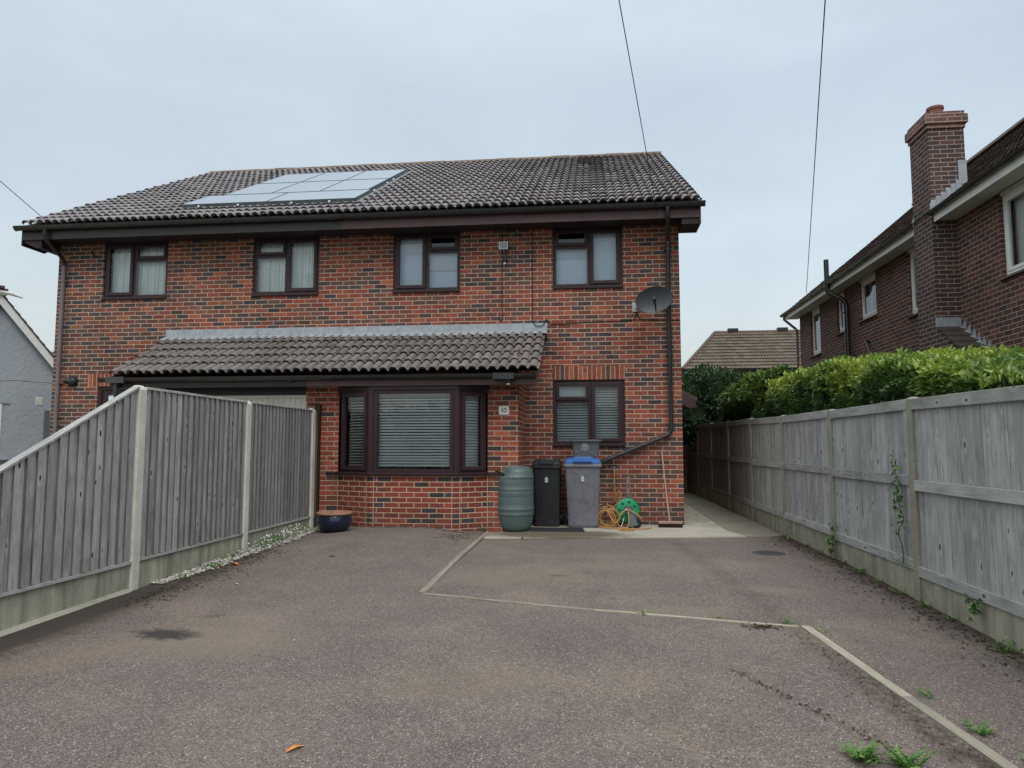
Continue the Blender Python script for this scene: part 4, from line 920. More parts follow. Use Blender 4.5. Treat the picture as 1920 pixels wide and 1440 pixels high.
# floodlight with motion sensor
fl = thing('floodlight', 'grey floodlight with motion sensor below it high on the brick front', 'floodlight', (-1.45, YM, 4.58))
mb = MB(); mb.box(-1.535, -1.38, YM - .13, YM - .05, 4.565, 4.70); mb.tube([(-1.46, YM - .08, 4.57), (-1.45, YM, 4.50)], .012, 6); mb.build('lamp_housing', M['alu'], fl, bevel=.01)
mb = MB(); mb.box(-1.52, -1.395, YM - .135, YM - .128, 4.58, 4.685); mb.build('lamp_glass', M['flood_glass'], fl)
mb = MB(); mb.box(-1.475, -1.41, YM - .05, YM, 4.40, 4.47); mb.lathe([(0, 0), (.028, 0), (.034, .03), (.03, .075), (0, .08)], 14, Matrix.Translation((-1.442, YM - .055, 4.335))); mb.build('motion_sensor', M['black'], fl)
mb = MB(); mb.lathe([(0, 0), (.024, .0), (.026, .022), (0, .024)], 12, Matrix.Translation((-1.442, YM - .066, 4.325))); mb.build('sensor_lens', M['sticker'], fl)
for p in ([(-1.30, YM - .012, 4.86), (-1.30, YM - .012, 4.48), (-1.33, YM - .02, 4.42), (-1.41, YM - .02, 4.41)], [(-1.49, YM - .06, 4.58), (-1.53, YM - .03, 4.50), (-1.52, YM - .02, 4.44), (-1.47, YM - .02, 4.42)]):
    mb = MB(); mb.tube(catmull(p, 6), .0055, 6); mb.build('cable', M['bin_rim'], fl)
# house number
nb = thing('house_number', 'cream enamel house number plate reading 10 on the brick pier', 'number plate', (-1.315, YP, 1.80))
mb = MB(); x0, x1, z0, z1, r = -1.392, -1.238, 1.742, 1.868, .02
def rrect(x0, x1, z0, z1, r, k=5):
    out = []
    for cx, cz, a0 in ((x1 - r, z0 + r, -90), (x1 - r, z1 - r, 0), (x0 + r, z1 - r, 90), (x0 + r, z0 + r, 180)):
        for i in range(k + 1): a = R_(a0 + 90 * i / k); out.append((cx + r * math.cos(a), cz + r * math.sin(a)))
    return out
mb.prism(rrect(x0, x1, z0, z1, r), 'y', YP - .012, YP - .001); mb.build('plate', M['enamel'], nb)
mb = MB(); mb.box(-1.350, -1.337, YP - .0145, YP - .0122, 1.772, 1.840)
for i in range(24):
    a, b = 2 * math.pi * i / 24, 2 * math.pi * (i + 1) / 24
    def o(a, k): return (-1.296 + (.026 if k else .015) * math.cos(a), YP - .0135, 1.806 + (.035 if k else .022) * math.sin(a))
    mb.face([o(a, 0), o(a, 1), o(b, 1), o(b, 0)])
for x in (-1.384, -1.246): mb.box(x - .003, x + .003, YP - .0145, YP - .0122, 1.803, 1.809)
mb.build('numerals', M['ink'], nb)
# cables clipped to the brickwork
def cable(label, pts, r=.006, k=8, mat='cable', name='wall_cable', cat='cable', grp='cables clipped to the brick front'):
    mb = MB(); mb.tube(catmull(pts, k), r, 6); return tag(mb.build(name, M[mat], smooth=180), label, cat, grp)
yc = YM - .009
cable('thin dark cable hanging below the floodlight down to the flashing', [(-1.49, yc, 4.93), (-1.495, yc, 4.4), (-1.49, yc, 3.6), (-1.48, yc, 3.42), (-1.51, yc, 3.37), (-1.545, yc, 3.40), (-1.54, yc, 3.46)], .005)
cable('dark cable running down from the eaves and right across the bricks to the satellite dish', [(-.985, yc, 4.93), (-.985, yc, 4.3), (-.98, yc, 3.6), (-.975, yc, 3.36), (-.90, yc - .01, 3.27), (-.80, yc - .01, 3.29), (-.745, yc, 3.38), (-.69, yc, 3.31), (-.5, yc, 3.30), (-.1, yc, 3.32), (.35, yc, 3.33), (.62, yc, 3.34), (.71, yc, 3.37), (.74, yc, 3.50), (.78, yc - .03, 3.56)], .006)
cable('short dark cable from the satellite dish around the right corner of the house', [(.745, yc, 3.52), (.76, yc, 3.41), (.84, yc, 3.35), (1.0, yc, 3.345), (1.2, yc, 3.335), (1.40, yc, 3.33), (1.445, yc, 3.33)], .006)
# tap
tp = thing('garden_tap', 'small metal garden tap on the brick wall with an orange hose', 'tap', (.34, YM, .86))
mb = MB(); mb.tube([(.34, YM, .90), (.34, YM - .07, .90), (.34, YM - .09, .87), (.34, YM - .09, .84)], .011, 8); mb.box(.315, .365, YM - .055, YM - .045, .925, .935); mb.tube([(.34, YM - .05, .90), (.34, YM - .05, .93)], .008, 6); mb.lathe([(0, 0), (.022, 0), (.022, .006), (0, .006)], 12, Matrix.Translation((.34, YM - .006, .90)) @ Matrix.Rotation(R_(90), 4, 'X')); mb.build('spout', M['brass'], tp, smooth=50)

# ------------------------------------------------------------------ neighbouring house on the right
XW = 5.923
rh = thing('brick_house', 'dark red brick house on the right with white windows and tall chimney', 'house', (XW, 14, 0))
HW = [(19.35, 20.15, 3.71, 4.95), (17.50, 18.03, 3.99, 4.93), (15.60, 16.53, 4.04, 4.95), (13.25, 14.05, 3.71, 4.95), (9.55, 10.96, 3.71, 4.95)]
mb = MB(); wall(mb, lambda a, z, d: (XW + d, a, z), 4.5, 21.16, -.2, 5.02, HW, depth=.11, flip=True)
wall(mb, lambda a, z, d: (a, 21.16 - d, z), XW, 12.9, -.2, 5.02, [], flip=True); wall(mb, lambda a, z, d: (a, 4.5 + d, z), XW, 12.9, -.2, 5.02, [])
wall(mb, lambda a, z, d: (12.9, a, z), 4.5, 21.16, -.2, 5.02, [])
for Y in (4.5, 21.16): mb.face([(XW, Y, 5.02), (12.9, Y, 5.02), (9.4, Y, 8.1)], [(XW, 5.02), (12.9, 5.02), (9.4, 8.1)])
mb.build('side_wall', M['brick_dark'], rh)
mb = MB(); mb.box(6.5, 6.6, 5, 20.9, 2.6, 4.9); mb.box(XW + .12, 6.5, 5, 20.9, 2.5, 2.6); mb.build('interior_partition', M['interior'], rh)
def swin(a0, a1, z0, z1, dark_half=True):
    def bx(m_, A, B, d0, d1, C, D): m_.box(XW + d0, XW + d1, A, B, C, D)
    mb = MB(); w = .06; zt = z1 - .05
    bx(mb, a0 + .005, a0 + w, .05, .11, z0 + w, zt - w); bx(mb, a1 - w, a1 - .005, .05, .11, z0 + w, zt - w); bx(mb, a0 + .005, a1 - .005, .05, .11, z0, z0 + w); bx(mb, a0 + .005, a1 - .005, .05, .11, zt - w, zt)
    if a1 - a0 > 1.2: bx(mb, (a0 + a1) / 2 - .04, (a0 + a1) / 2 + .04, .051, .11, z0 + w, zt - w)
    fo = mb.build('window', M['white'], rh, bevel=.004)
    mb = MB(); segs = [(a0 + w, a1 - w)] if a1 - a0 < 1.2 else [(a0 + w, (a0 + a1) / 2 - .04), ((a0 + a1) / 2 + .04, a1 - w)]
    ms = MB()
    for A, B in segs:
        v = .05; bx(ms, A, A + v, .04, .1, z0 + w + v, zt - w - v); bx(ms, B - v, B, .04, .1, z0 + w + v, zt - w - v); bx(ms, A, B, .039, .1, z0 + w, z0 + w + v); bx(ms, A, B, .039, .1, zt - w - v, zt - w)
        mb.face([(XW + .07, A + v, z0 + w + v), (XW + .07, B - v, z0 + w + v), (XW + .07, B - v, zt - w - v), (XW + .07, A + v, zt - w - v)][::-1])
    ms.build('sash', M['white'], fo, bevel=.004); mb.build('glass_pane', M['glass'], fo)
    mb = MB(); bx(mb, a0 + .002, a1 - .002, .02, .11, zt, 4.954); mb.build('head_board', M['white_soffit'], fo)
    mb = MB(); mb.prism([(XW - .05, z0 - .05), (XW - .045, z0 - .02), (XW + .05, z0 + .012), (XW + .05, z0 - .06), (XW + .002, z0 - .06)], 'y', a0 - .03, a1 + .03); mb.build('sill', M['tile_brown'], fo)
    n = int((a1 - a0) / .02); mb = MB()
    for i in range(n):
        y = a0 + (a1 - a0) * i / n; y2 = a0 + (a1 - a0) * (i + 1) / n
        if .35 < (i / n) < .7: continue
        x1_, x2_ = XW + .2 + .02 * math.sin(i * 1.3), XW + .2 + .02 * math.sin((i + 1) * 1.3); mb.face([(x1_, y, z0), (x1_, y, zt), (x2_, y2, zt), (x2_, y2, z0)], [(y, z0), (y, zt), (y2, zt), (y2, z0)])
    mb.build('curtain', M['curtain'], fo, smooth=180)
for h in HW: swin(*h)
# eaves
XE = 5.605
mb = MB(); mb.box(XE, XW + .05, 4.2, 21.5, 4.955, 4.975); mb.build('soffit', M['white_soffit'], rh)
for (a, b) in ((4.2, 12.19), (12.9, 21.5)):
    mb = MB(); mb.box(XE - .022, XE - .001, a, b, 4.925, 5.11); mb.build('fascia', M['white'], rh)
    mb = MB(); gutter(mb, 'y', a, b + (.05 if b > 20 else 0), XE - .078, 5.085, .050); mb.build('gutter', M['pvc_black'], rh, smooth=40)
mb = MB(); mb.prism([(XE, 4.975), (XE, 5.10), (9.4, 8.30), (9.4, 8.15), (6.0, 4.975)], 'y', 21.47, 21.5); mb.build('barge_board', M['fascia_dark'], rh)
# roof: flat interlocking tiles, laid as small courses (rotate the slope builder so it rises along +x)
mb = MB(); xf = lambda p: (p[1], 21.6 - (p[0]), p[2])
tiles(mb, 0, 106, .165, XE - .06, 5.10, 9.45, 8.30, 38, h=.002, th=.013, roll=.9, seg=4, xf=xf, und=.012, jit=.004); mb.build('roof', M['tile_brown'], rh)
random.seed(21)
mb = MB(); mb.face([(9.45, 4.1, 8.33), (13.4, 4.1, 5.1), (13.4, 21.6, 5.1), (9.45, 21.6, 8.33)]); mb.build('roof_rear', M['tile_brown'], rh)
mb = MB(); y = 4.1
while y < 21.5:
    mb.prism([(9.30, 8.28), (9.35, 8.38), (9.45, 8.42), (9.55, 8.38), (9.60, 8.28)], 'y', y, y + .44); y += .45
mb.build('ridge_tile_row', M['tile_brown'], rh)
# chimney
XC0, XC1, YC0, YC1 = 5.56, 6.12, 12.20, 12.88
mb = MB(); wall(mb, lambda a, z, d: (a, YC0, z), XC0, XC1, -.2, 6.50, []); wall(mb, lambda a, z, d: (XC0, a, z), YC0, YC1, -.2, 6.50, [], flip=True); wall(mb, lambda a, z, d: (a, YC1, z), XC0, XC1, -.2, 6.5, [], flip=True); wall(mb, lambda a, z, d: (XC1, a, z), YC0, YC1, 4.9, 6.5, [])
wall(mb, lambda a, z, d: (XC0 + .004, a, z), 11.0, YC0, -.2, 2.42, [], flip=True); mb.face([(XC0 + .004, 11.0, 2.42), (XC0 + .004, YC0, 2.42), (XC0 + .004, YC0, 3.18)][::-1], [(11.0, 2.42), (YC0, 2.42), (YC0, 3.18)][::-1])
wall(mb, lambda a, z, d: (a, 11.0, z), XC0 + .004, XW, -.2, 2.42, [])
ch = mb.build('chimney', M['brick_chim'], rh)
mb = MB()
for (e, z0, z1) in ((.022, 6.50, 6.575), (.055, 6.575, 6.72), (.02, 6.72, 6.79)): mb.box(XC0 - e, XC1 + e, YC0 - e, YC1 + e, z0, z1)
mb.build('chimney_cap', M['brick_cap'], ch, bevel=.006)
mb = MB(); mb.loft([[(XC0 + .0, YC0, 6.79), (XC1, YC0, 6.79), (XC1, YC1, 6.79), (XC0, YC1, 6.79)], [(XC0 + .18, YC0 + .2, 6.84), (XC1 - .18, YC0 + .2, 6.84), (XC1 - .18, YC1 - .2, 6.84), (XC0 + .18, YC1 - .2, 6.84)]]); mb.build('flaunching', M['haunch'], ch)
mb = MB(); mb.lathe([(.11, 0), (.12, .12), (.135, .13), (.135, .17), (.12, .175), (.10, .16), (.10, .0)], 24, Matrix.Translation((5.84, 12.52, 6.83))); mb.build('chimney_pot', M['brick_cap'] if 0 else plain('chimney_pot_clay', (.20, .085, .075), .8, .15, .3, 6), ch, smooth=40)
# stepped lead flashing up the chimney's front where it meets the roof
mb = MB(); yf = YC0 - .006
rs = (8.30 - 5.10) / (9.45 - 5.545); nst = 7; xa = 5.52
for i in range(nst):
    x0_ = XC0 + i * (.56 / nst); x1_ = XC0 + (i + 1) * (.56 / nst); zb = 5.09 + (x0_ - 5.545) * rs; zb2 = 5.09 + (x1_ - 5.545) * rs
    mb.face([(x0_, yf, zb), (x1_, yf, zb2), (x1_, yf, zb2 + .13), (x0_ - .01, yf, zb2 + .13 - .0)])
mb.build('lead_flashing', M['lead'], ch); mb = MB(); mb.box(XC0 - .03, XC0 + .05, YC0 - .03, YC0 - .002, 5.08, 5.24); mb.build('lead_soaker', M['lead'], ch); mb = MB(); mb.box(XC1 - .12, XC1 + .01, YC0 - .012, YC0 - .002, 5.55, 5.95); mb.build('lead_soaker', M['lead'], ch); mb = MB()

mb.face([(XC0 - .004, YC1 + .002, 5.03), (XC0 - .004, YC1 + .05, 5.14), (XC0 - .004, YC1 - .02, 5.25), (XC0 - .004, YC1 - .04, 5.12)])
mb.build('lead_soaker', M['lead'], ch)
# tiled shoulder at the foot of the stack
mb = MB()
for i in range(7):
    a, b = i / 7, (i + 1) / 7 + .03; ya, yb = 11.0 + 1.2 * a, 11.0 + 1.2 * min(b, 1); za, zb = 2.43 + .76 * a, 2.43 + .76 * min(b, 1)
    mb.prism([(ya, za), (ya, za + .03), (yb, zb + .012), (yb, zb)], 'x', XC0 - .03, XW - .002)
mb.build('tiled_shoulder', M['tile_dark'], ch)
mb = MB(); mb.box(XC0 - .03, XW - .01, YC0 - .02, YC0 - .003, 3.17, 3.34); mb.face([(XC0 - .03, YC0 - .1, 3.13), (XW - .01, YC0 - .1, 3.13), (XW - .01, YC0 - .015, 3.19), (XC0 - .03, YC0 - .015, 3.19)])
mb.build('lead_apron', M['lead'], ch); mb = MB()
for i in range(9):
    y = 12.16 - i * .135; z = 3.19 - i * .0855; mb.face([(XW - .006, y, z - .0), (XW - .006, y - .135, z - .0855), (XW - .006, y - .09, z + .10)][::-1])
    mb.face([(XW - .007, y, z), (XW - .007, y - .135, z - .0855), (XW - .08, y - .135, z - .10), (XW - .08, y, z - .015)])
mb.build('lead_flashing', M['lead'], ch)
# soil pipe
pipe('soil_pipe', [(XE - .09, 17.4, 5.66), (XE - .09, 17.4, 5.10)], .056, M['pvc_black'], parent=rh)
pipe('soil_pipe', [(XE - .09, 17.4, 5.12), (XE - .09, 17.4, 4.93), (XE - .02, 17.35, 4.82), (5.76, 17.2, 4.68), (5.82, 17.15, 4.60), (5.84, 17.13, 4.48), (5.84, 17.13, 0)], .058, M['pvc_black'], (4.35, 2.2), parent=rh, rings=[((XE - .09, 17.4, 4.98), (XE - .09, 17.4, 5.12)), ((5.84, 17.13, 4.42), (5.84, 17.13, 4.50))])
pipe('downpipe', [(XE - .075, 21.3, 5.06), (XE - .075, 21.3, 4.92), (XE + .03, 21.28, 4.82), (5.80, 21.24, 4.66), (5.86, 21.22, 4.60), (5.86, 21.22, 0)], .036, M['pvc_grey'], parent=rh)
pipe('waste_pipe', [(5.92, 16.05, 3.50), (5.82, 16.0, 3.52), (5.78, 15.6, 3.15), (5.76, 15.3, 2.7)], .022, M['pvc_black'], parent=rh)
mb = MB(); mb.box(5.80, 5.92, 15.0, 15.22, 2.95, 3.0); mb.tube([(5.86, 15.1, 2.95), (5.86, 15.1, 2.4)], .03, 8); mb.build('flue', M['pvc_black'], rh)

# ------------------------------------------------------------------ grey rendered house on the left
LP = Vector((-15, 17, 0)); TL = Matrix.Translation(LP) @ Matrix.Rotation(R_(55), 4, 'Z')
lh = thing('rendered_house', 'grey rendered gable end of the house on the left beyond the fence', 'house', LP)
AX, AZ, sv = -.32, 5.17, 1.223
mb = MB(); mb.prism([(AX - 2.2, -.2), (AX - 2.2, AZ - 2.2 * sv - .12), (AX, AZ - .12), (AX + 2.2, AZ - 2.2 * sv - .12), (AX + 2.2, -.2)], 'y', 0, 7.0)
mb.xform(TL).build('gable_wall', M['render'], lh)
mb = MB()
for s_ in (1, -1): mb.prism([(AX, AZ), (AX, AZ - .26), (AX + s_ * 2.3, AZ - 2.3 * sv - .26), (AX + s_ * 2.3, AZ - 2.3 * sv)], 'y', -.14 - .001 * s_, -.10)
mb.xform(TL).build('barge_board', M['white'], lh)
mb = MB()
for s_ in (1, -1):
    mb.prism([(AX, AZ + .001), (AX, AZ + .05), (AX + s_ * 2.4, AZ - 2.4 * sv + .05), (AX + s_ * 2.4, AZ - 2.4 * sv)], 'y', -.16, 7.2)
    for i in range(16):
        x = AX + s_ * (2.4 * (i + .5) / 16); z = AZ - abs(x - AX) * sv + .05; mb.prism([(x - s_ * .07, z + .085), (x - s_ * .07, z + .065), (x + s_ * .075, z - .095), (x + s_ * .075, z - .065)], 'y', -.17, 7.2)
mb.xform(TL).build('roof', M['tile_brown'], lh)
mb = MB(); mb.tube([(-.6, -.2, 5.25), (-.1, -.22, 5.20), (.14, -.24, 5.13)], [.05, .05, .025], 8); mb.box(-.7, -.2, -.2, .2, 5.14, 5.19); mb.xform(TL).build('white_ridge_end', M['white'], lh)
mb = MB(); mb.box(-.7, -.19, -.25, .3, 5.26, 5.31); mb.box(-.7, -.28, -.3, .3, 5.31, 5.37); mb.xform(TL).build('ridge_tile', M['tile_brown'], lh)
mb = MB()
for i in range(6): mb.box(.625, .765, -.015, -.001, 2.375 + i * .033, 2.395 + i * .033)
mb.box(.615, .775, -.008, -.002, 2.365, 2.58); mb.xform(TL).build('air_brick', M['white_soffit'], lh)
mb = MB(); mb.box(-1.0, -.12, -.02, -.001, 1.2, 2.37); w_ = mb.xform(TL).build('window', M['white'], lh)
mb = MB(); mb.box(-.94, -.19, -.026, -.021, 1.27, 2.30); mb.xform(TL).build('glass_pane', M['glass_dark'], w_)
mb = MB(); mb.box(-1.1, .07, -.10, -.001, .93, .98); mb.box(-1.1, .04, -.03, -.001, 2.375, 2.44); mb.xform(TL).build('sill', M['render'], w_)
mb = MB(); mb.box(.80, .90, -.25, -.12, -.1, 2.22); mb.xform(TL).build('side_gate_post', M['reel_grey'], lh)

# far houses
def far_house(label, x0, x1, y0, zE, zR, run, hipL, mat='tile_moss', n=60, courses=12, wins=True):
    h = thing('far_house', label, 'house', ((x0 + x1) / 2, y0, 0), 'houses seen beyond the gardens')
    mb = MB(); wall(mb, lambda a, z, d: (a, y0 + .4 + d, z), x0 + .4, x1 - .4, -.2, zE, [(x0 + 4.2, x0 + 7.2, zE - 1.5, zE - .35)] if wins else [])
    wall(mb, lambda a, z, d: (x0 + .4 + d, a, z), y0 + .4, y0 + 2 * run, -.2, zE, [], flip=True); wall(mb, lambda a, z, d: (x1 - .4 - d, a, z), y0 + .4, y0 + 2 * run, -.2, zE, []); mb.build('wall', M['brick_far'], h)
    full = MB(); per_ = (x1 - x0) / n; tiles(full, x0, n, per_, y0, zE, y0 + run, zR, courses, h=.035, th=.05, seg=5, und=.05)
    if hipL:   # clip the slope to the hip line
        keep = MB()
        for f, u, i, m_ in zip(full.f, full.uv, full.id, full.mi):
            c = sum((full.v[k] for k in f), Vector()) / len(f); t_ = (c.y - y0) / run
            if c.x > x0 + t_ * hipL: keep.face([full.v[k] for k in f], u, m_, i)
        full = keep
    rf = full.build('roof', M[mat], h, merge=False)
    mb = MB()
    if hipL:
        mb.face([(x0, y0, zE), (x0 + hipL, y0 + run, zR), (x0, y0 + 2 * run, zE)]); mb.face([(x1, y0 + 2 * run, zE), (x0, y0 + 2 * run, zE), (x0 + hipL, y0 + run, zR), (x1, y0 + run, zR)]); mb.build('roof_side', M[mat], h)
        mb = MB(); mb.tube([(x0, y0 - .0, zE + .05), (x0 + hipL, y0 + run, zR + .04)], .09, 6)
    mb.tube([(x0 + hipL, y0 + run, zR + .04), (x1, y0 + run, zR + .04)], .09, 6); mb.build('ridge_tile_row', M[mat], h)
    mb = MB(); mb.box(x0, x1, y0 - .02, y0 + .03, zE - .22, zE + .0); gutter(mb, 'x', x0 - .05, x1, y0 - .08, zE + .0, .06); mb.box(x0, x1, y0 + .031, y0 + .42, zE - .2, zE - .17); mb.build('fascia', M['fascia_dark'], h)
    if wins:
        mb = MB(); a, b, c, d = x0 + 4.2, x0 + 7.2, zE - 1.5, zE - .35
        for q in (a, a + .95, a + 1.95, b - .07): mb.box(q, q + .07, y0 + .42, y0 + .48, c, d)
        mb.box(a, b, y0 + .421, y0 + .48, d - .08, d); mb.box(a, b, y0 + .421, y0 + .48, c, c + .08); w_ = mb.build('window', M['fascia_dark'], h)
        mb = MB(); mb.box(a, b, y0 + .47, y0 + .475, c, d); mb.build('glass_pane', M['glass_dark'], w_)
        mb = MB(); mb.tube([(x0 + .95, y0 + .0, zE - .1), (x0 + .95, y0 + .3, zE - .45), (x0 + .95, y0 + .3, 0)], .06, 8); mb.build('downpipe', M['white'], h)
        for q in (2.3 + hipL - 2.2, 5.0, 7.6): mb = MB(); mb.box(x0 + q + .6, x0 + q + 1.15, y0 + run - .15, y0 + run + .15, zR + .1, zR + .24); mb.build('ridge_vent', M['fascia_dark'], h)
    return h
far_house('brown tiled house with hipped roof seen between the two brick houses', 4.55, 16.5, 37.0, 5.15, 7.55, 3.6, 2.25, n=80, courses=12)
far_house('distant mossy tiled roof showing just left of the brick house', -40.5, -29.0, 40.0, 5.2, 7.4, 3.5, 0, n=50, courses=10, wins=False)

# ------------------------------------------------------------------ fences
XF = -4.20
lf = thing('board_fence', 'weathered grey closeboard fence with pale concrete posts on the left of the drive', 'fence', (XF, 7.5, 0))
def post(parent, x, y, w, dpt, z0, z1, mat, slope=.04):
    mb = MB(); a, b, c, d = x - w / 2, x + w / 2, y - dpt / 2, y + dpt / 2
    mb.loft([[(a, c, z0), (b, c, z0), (b, d, z0), (a, d, z0)], [(a, c, z1 - slope), (b, c, z1 - slope), (b, d, z1 - slope), (a, d, z1 - slope)], [(a + .03, c + .02, z1), (b - .03, c + .02, z1), (b - .03, d - .02, z1), (a + .03, d - .02, z1)]])
    return mb.build('concrete_post', mat, parent, bevel=.008)
py = [2.05, 4.15, 6.26, 8.36, 10.42]
pz = [.75, 1.0, 1.83, 1.82, 1.835]
for y, z in zip(py[2:], pz[2:]): post(lf, XF, y, .11, .11, -.25, z, M['post_l'])
post(lf, XF, 4.10, .11, .11, -.25, .95, M['post_l'])
def lpanel(y0, y1, zb0, zb1, zt0, zt1, pitch=.105, mat='wood_l'):
    mb = MB(); n = round((y1 - y0) / pitch); random.seed(int(y0 * 10))
    for i in range(n):
        a = y0 + (y1 - y0) * i / n; b = y0 + (y1 - y0) * (i + 1) / n + .018; t_ = (a + b) / 2
        k = (t_ - y0) / (y1 - y0); zb = zb0 + (zb1 - zb0) * k + random.uniform(-.004, .004); zta = zt0 + (zt1 - zt0) * (a - y0) / (y1 - y0); ztb = zt0 + (zt1 - zt0) * min(1, (b - y0) / (y1 - y0))
        x0 = XF + .016; id = rid(); xa, xb = x0 + .032 + random.uniform(-.006, .007), x0 + .010   # featheredge: thin at near side, thick far side
        A = [(xa, a), (xb, b), (x0, b), (x0 - .004, a)]
        zt = [zta, ztb, ztb, zta]
        bot = [(p[0], p[1], zb) for p in A]; tp_ = [(p[0], p[1], z) for p, z in zip(A, zt)]
        mb.face([bot[0], bot[1], tp_[1], tp_[0]], [(a, zb), (b, zb), (b, ztb), (a, zta)], 0, id)
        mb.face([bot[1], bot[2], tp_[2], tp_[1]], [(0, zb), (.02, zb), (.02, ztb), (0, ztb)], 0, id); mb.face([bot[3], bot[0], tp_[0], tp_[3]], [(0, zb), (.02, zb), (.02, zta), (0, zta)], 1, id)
        mb.face(tp_, None, 0, id); mb.face([bot[2], bot[3], tp_[3], tp_[2]], [(a, zb), (b, zb), (b, ztb), (a, zta)], 0, id); mb.face(bot[::-1], None, 0, id)
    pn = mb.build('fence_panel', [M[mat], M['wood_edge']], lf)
    mb = MB(); mb.prism([(y0, zt0 - .004), (y0, zt0 + .020), (y1, zt1 + .020), (y1, zt1 - .004)], 'x', XF - .02, XF + .052); 
    mb.prism([(y0, zt0 - .05), (y0, zt0 - .012), (y1, zt1 - .012), (y1, zt1 - .05)], 'x', XF - .03, XF + .012); mb.build('capping_rail', M[mat], pn, bevel=.003)
    mb = MB(); mb.box(XF - .01, XF + .05, y0, y1, min(zb0, zb1) - .03, min(zb0, zb1) - .006, grain='y'); 
    for z in (.35, .9, 1.5):
        if z < min(zt0, zt1): mb.box(XF - .045, XF + .008, y0, y1, z, z + .07, grain='y')
    mb.build('panel_rail', M[mat], pn)
lpanel(4.17, 6.205, .235, .235, .80 + .03, 1.80); lpanel(6.315, 8.305, .245, .245, 1.80, 1.795); lpanel(8.415, 10.365, .25, .25, 1.795, 1.80)
lpanel(2.0, 4.04, .21, .21, .62, .70)
for (a, b) in ((2.0, 4.05), (4.16, 6.205), (6.315, 8.305), (8.415, 10.365)):
    mb = MB(); mb.box(XF - .02, XF + .03, a, b, -.2, .205 if a > 4 else .18, grain='y'); mb.build('gravel_board', M['gravel_board_l'], lf, bevel=.005)
mb = MB(); id = 0
for i in range(3): mb.box(XF + .0, XF + .02, 10.48 + i * .09, 10.565 + i * .09, .2, 1.80)
mb.build('fence_panel', M['wood_brown'], lf)
mb = MB(); mb.box(XF - .03, XF + .05, 10.74 - .10, 10.698, .05, 1.92); mb.build('end_post', M['wood_dark'], lf)
mb = MB(); 
for (a, b) in ((1.5, 6.18),):
    n = 14
    for i in range(n):
        ya, yb = a + (b - a) * i / n, a + (b - a) * (i + 1) / n; za, zb = g(-3.95, ya), g(-3.95, yb); w1, w2 = [.012 + .02 * noise.noise(Vector((q * 4, 0, 0))) for q in (ya, yb)]
        mb.face([(XF + .031 + w1 + .03, ya, za + .002), (XF + .031 + w2 + .03, yb, zb + .002), (XF + .031, yb, zb + .03), (XF + .031, ya, za + .03)])
tag(mb.build('mortar_fillet', M['haunch'], smooth=180), 'rough mortar fillet at the foot of the left fence gravel boards', 'mortar fillet')

XQ = 2.755
rf = thing('board_fence', 'silver grey boarded fence with horizontal rails along the right of the drive', 'fence', (XQ, 10, 0))
ry = [2.28, 4.42, 6.55, 8.67, 10.8, 12.9, 15.0, 17.1, 19.3, 21.4]
rt = [1.62, 1.65, 1.69, 1.695, 1.72, 1.76, 1.78, 1.82, 1.86, 1.88]
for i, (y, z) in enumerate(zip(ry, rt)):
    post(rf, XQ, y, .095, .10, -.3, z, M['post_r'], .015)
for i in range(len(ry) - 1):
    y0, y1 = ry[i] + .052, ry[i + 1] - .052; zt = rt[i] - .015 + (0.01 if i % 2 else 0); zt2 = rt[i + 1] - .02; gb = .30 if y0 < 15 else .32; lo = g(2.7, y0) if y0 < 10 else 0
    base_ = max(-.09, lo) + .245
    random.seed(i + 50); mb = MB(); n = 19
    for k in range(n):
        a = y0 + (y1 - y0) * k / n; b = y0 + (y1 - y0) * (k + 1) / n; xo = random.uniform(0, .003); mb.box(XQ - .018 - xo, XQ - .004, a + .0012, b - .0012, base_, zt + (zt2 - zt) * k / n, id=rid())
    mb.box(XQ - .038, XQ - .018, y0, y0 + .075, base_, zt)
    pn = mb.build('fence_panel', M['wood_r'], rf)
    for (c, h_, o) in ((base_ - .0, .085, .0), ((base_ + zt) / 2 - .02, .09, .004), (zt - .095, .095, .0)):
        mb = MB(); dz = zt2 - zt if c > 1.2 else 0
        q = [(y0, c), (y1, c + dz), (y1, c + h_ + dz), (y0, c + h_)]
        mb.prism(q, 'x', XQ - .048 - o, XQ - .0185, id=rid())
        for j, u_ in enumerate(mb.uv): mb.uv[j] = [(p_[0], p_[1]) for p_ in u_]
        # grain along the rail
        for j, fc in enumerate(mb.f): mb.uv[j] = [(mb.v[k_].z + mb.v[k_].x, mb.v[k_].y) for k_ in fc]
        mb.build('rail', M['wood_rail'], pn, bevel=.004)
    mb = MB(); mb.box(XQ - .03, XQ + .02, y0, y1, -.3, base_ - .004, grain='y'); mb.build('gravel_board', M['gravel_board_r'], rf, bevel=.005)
tag(rf)
# back boundary across the end of the side path
mb = MB()
for k in range(14): mb.box(1.45 + k * .095, 1.54 + k * .095, 21.5, 21.52, .0, 1.88)
mb.box(1.45, 2.75, 21.46, 21.5, 1.7, 1.8, grain='x'); mb.box(1.45, 2.75, 21.46, 21.5, .4, .5, grain='x')
tag(mb.build('side_gate', M['wood_brown']), 'dark boarded gate closing the far end of the side path', 'gate')

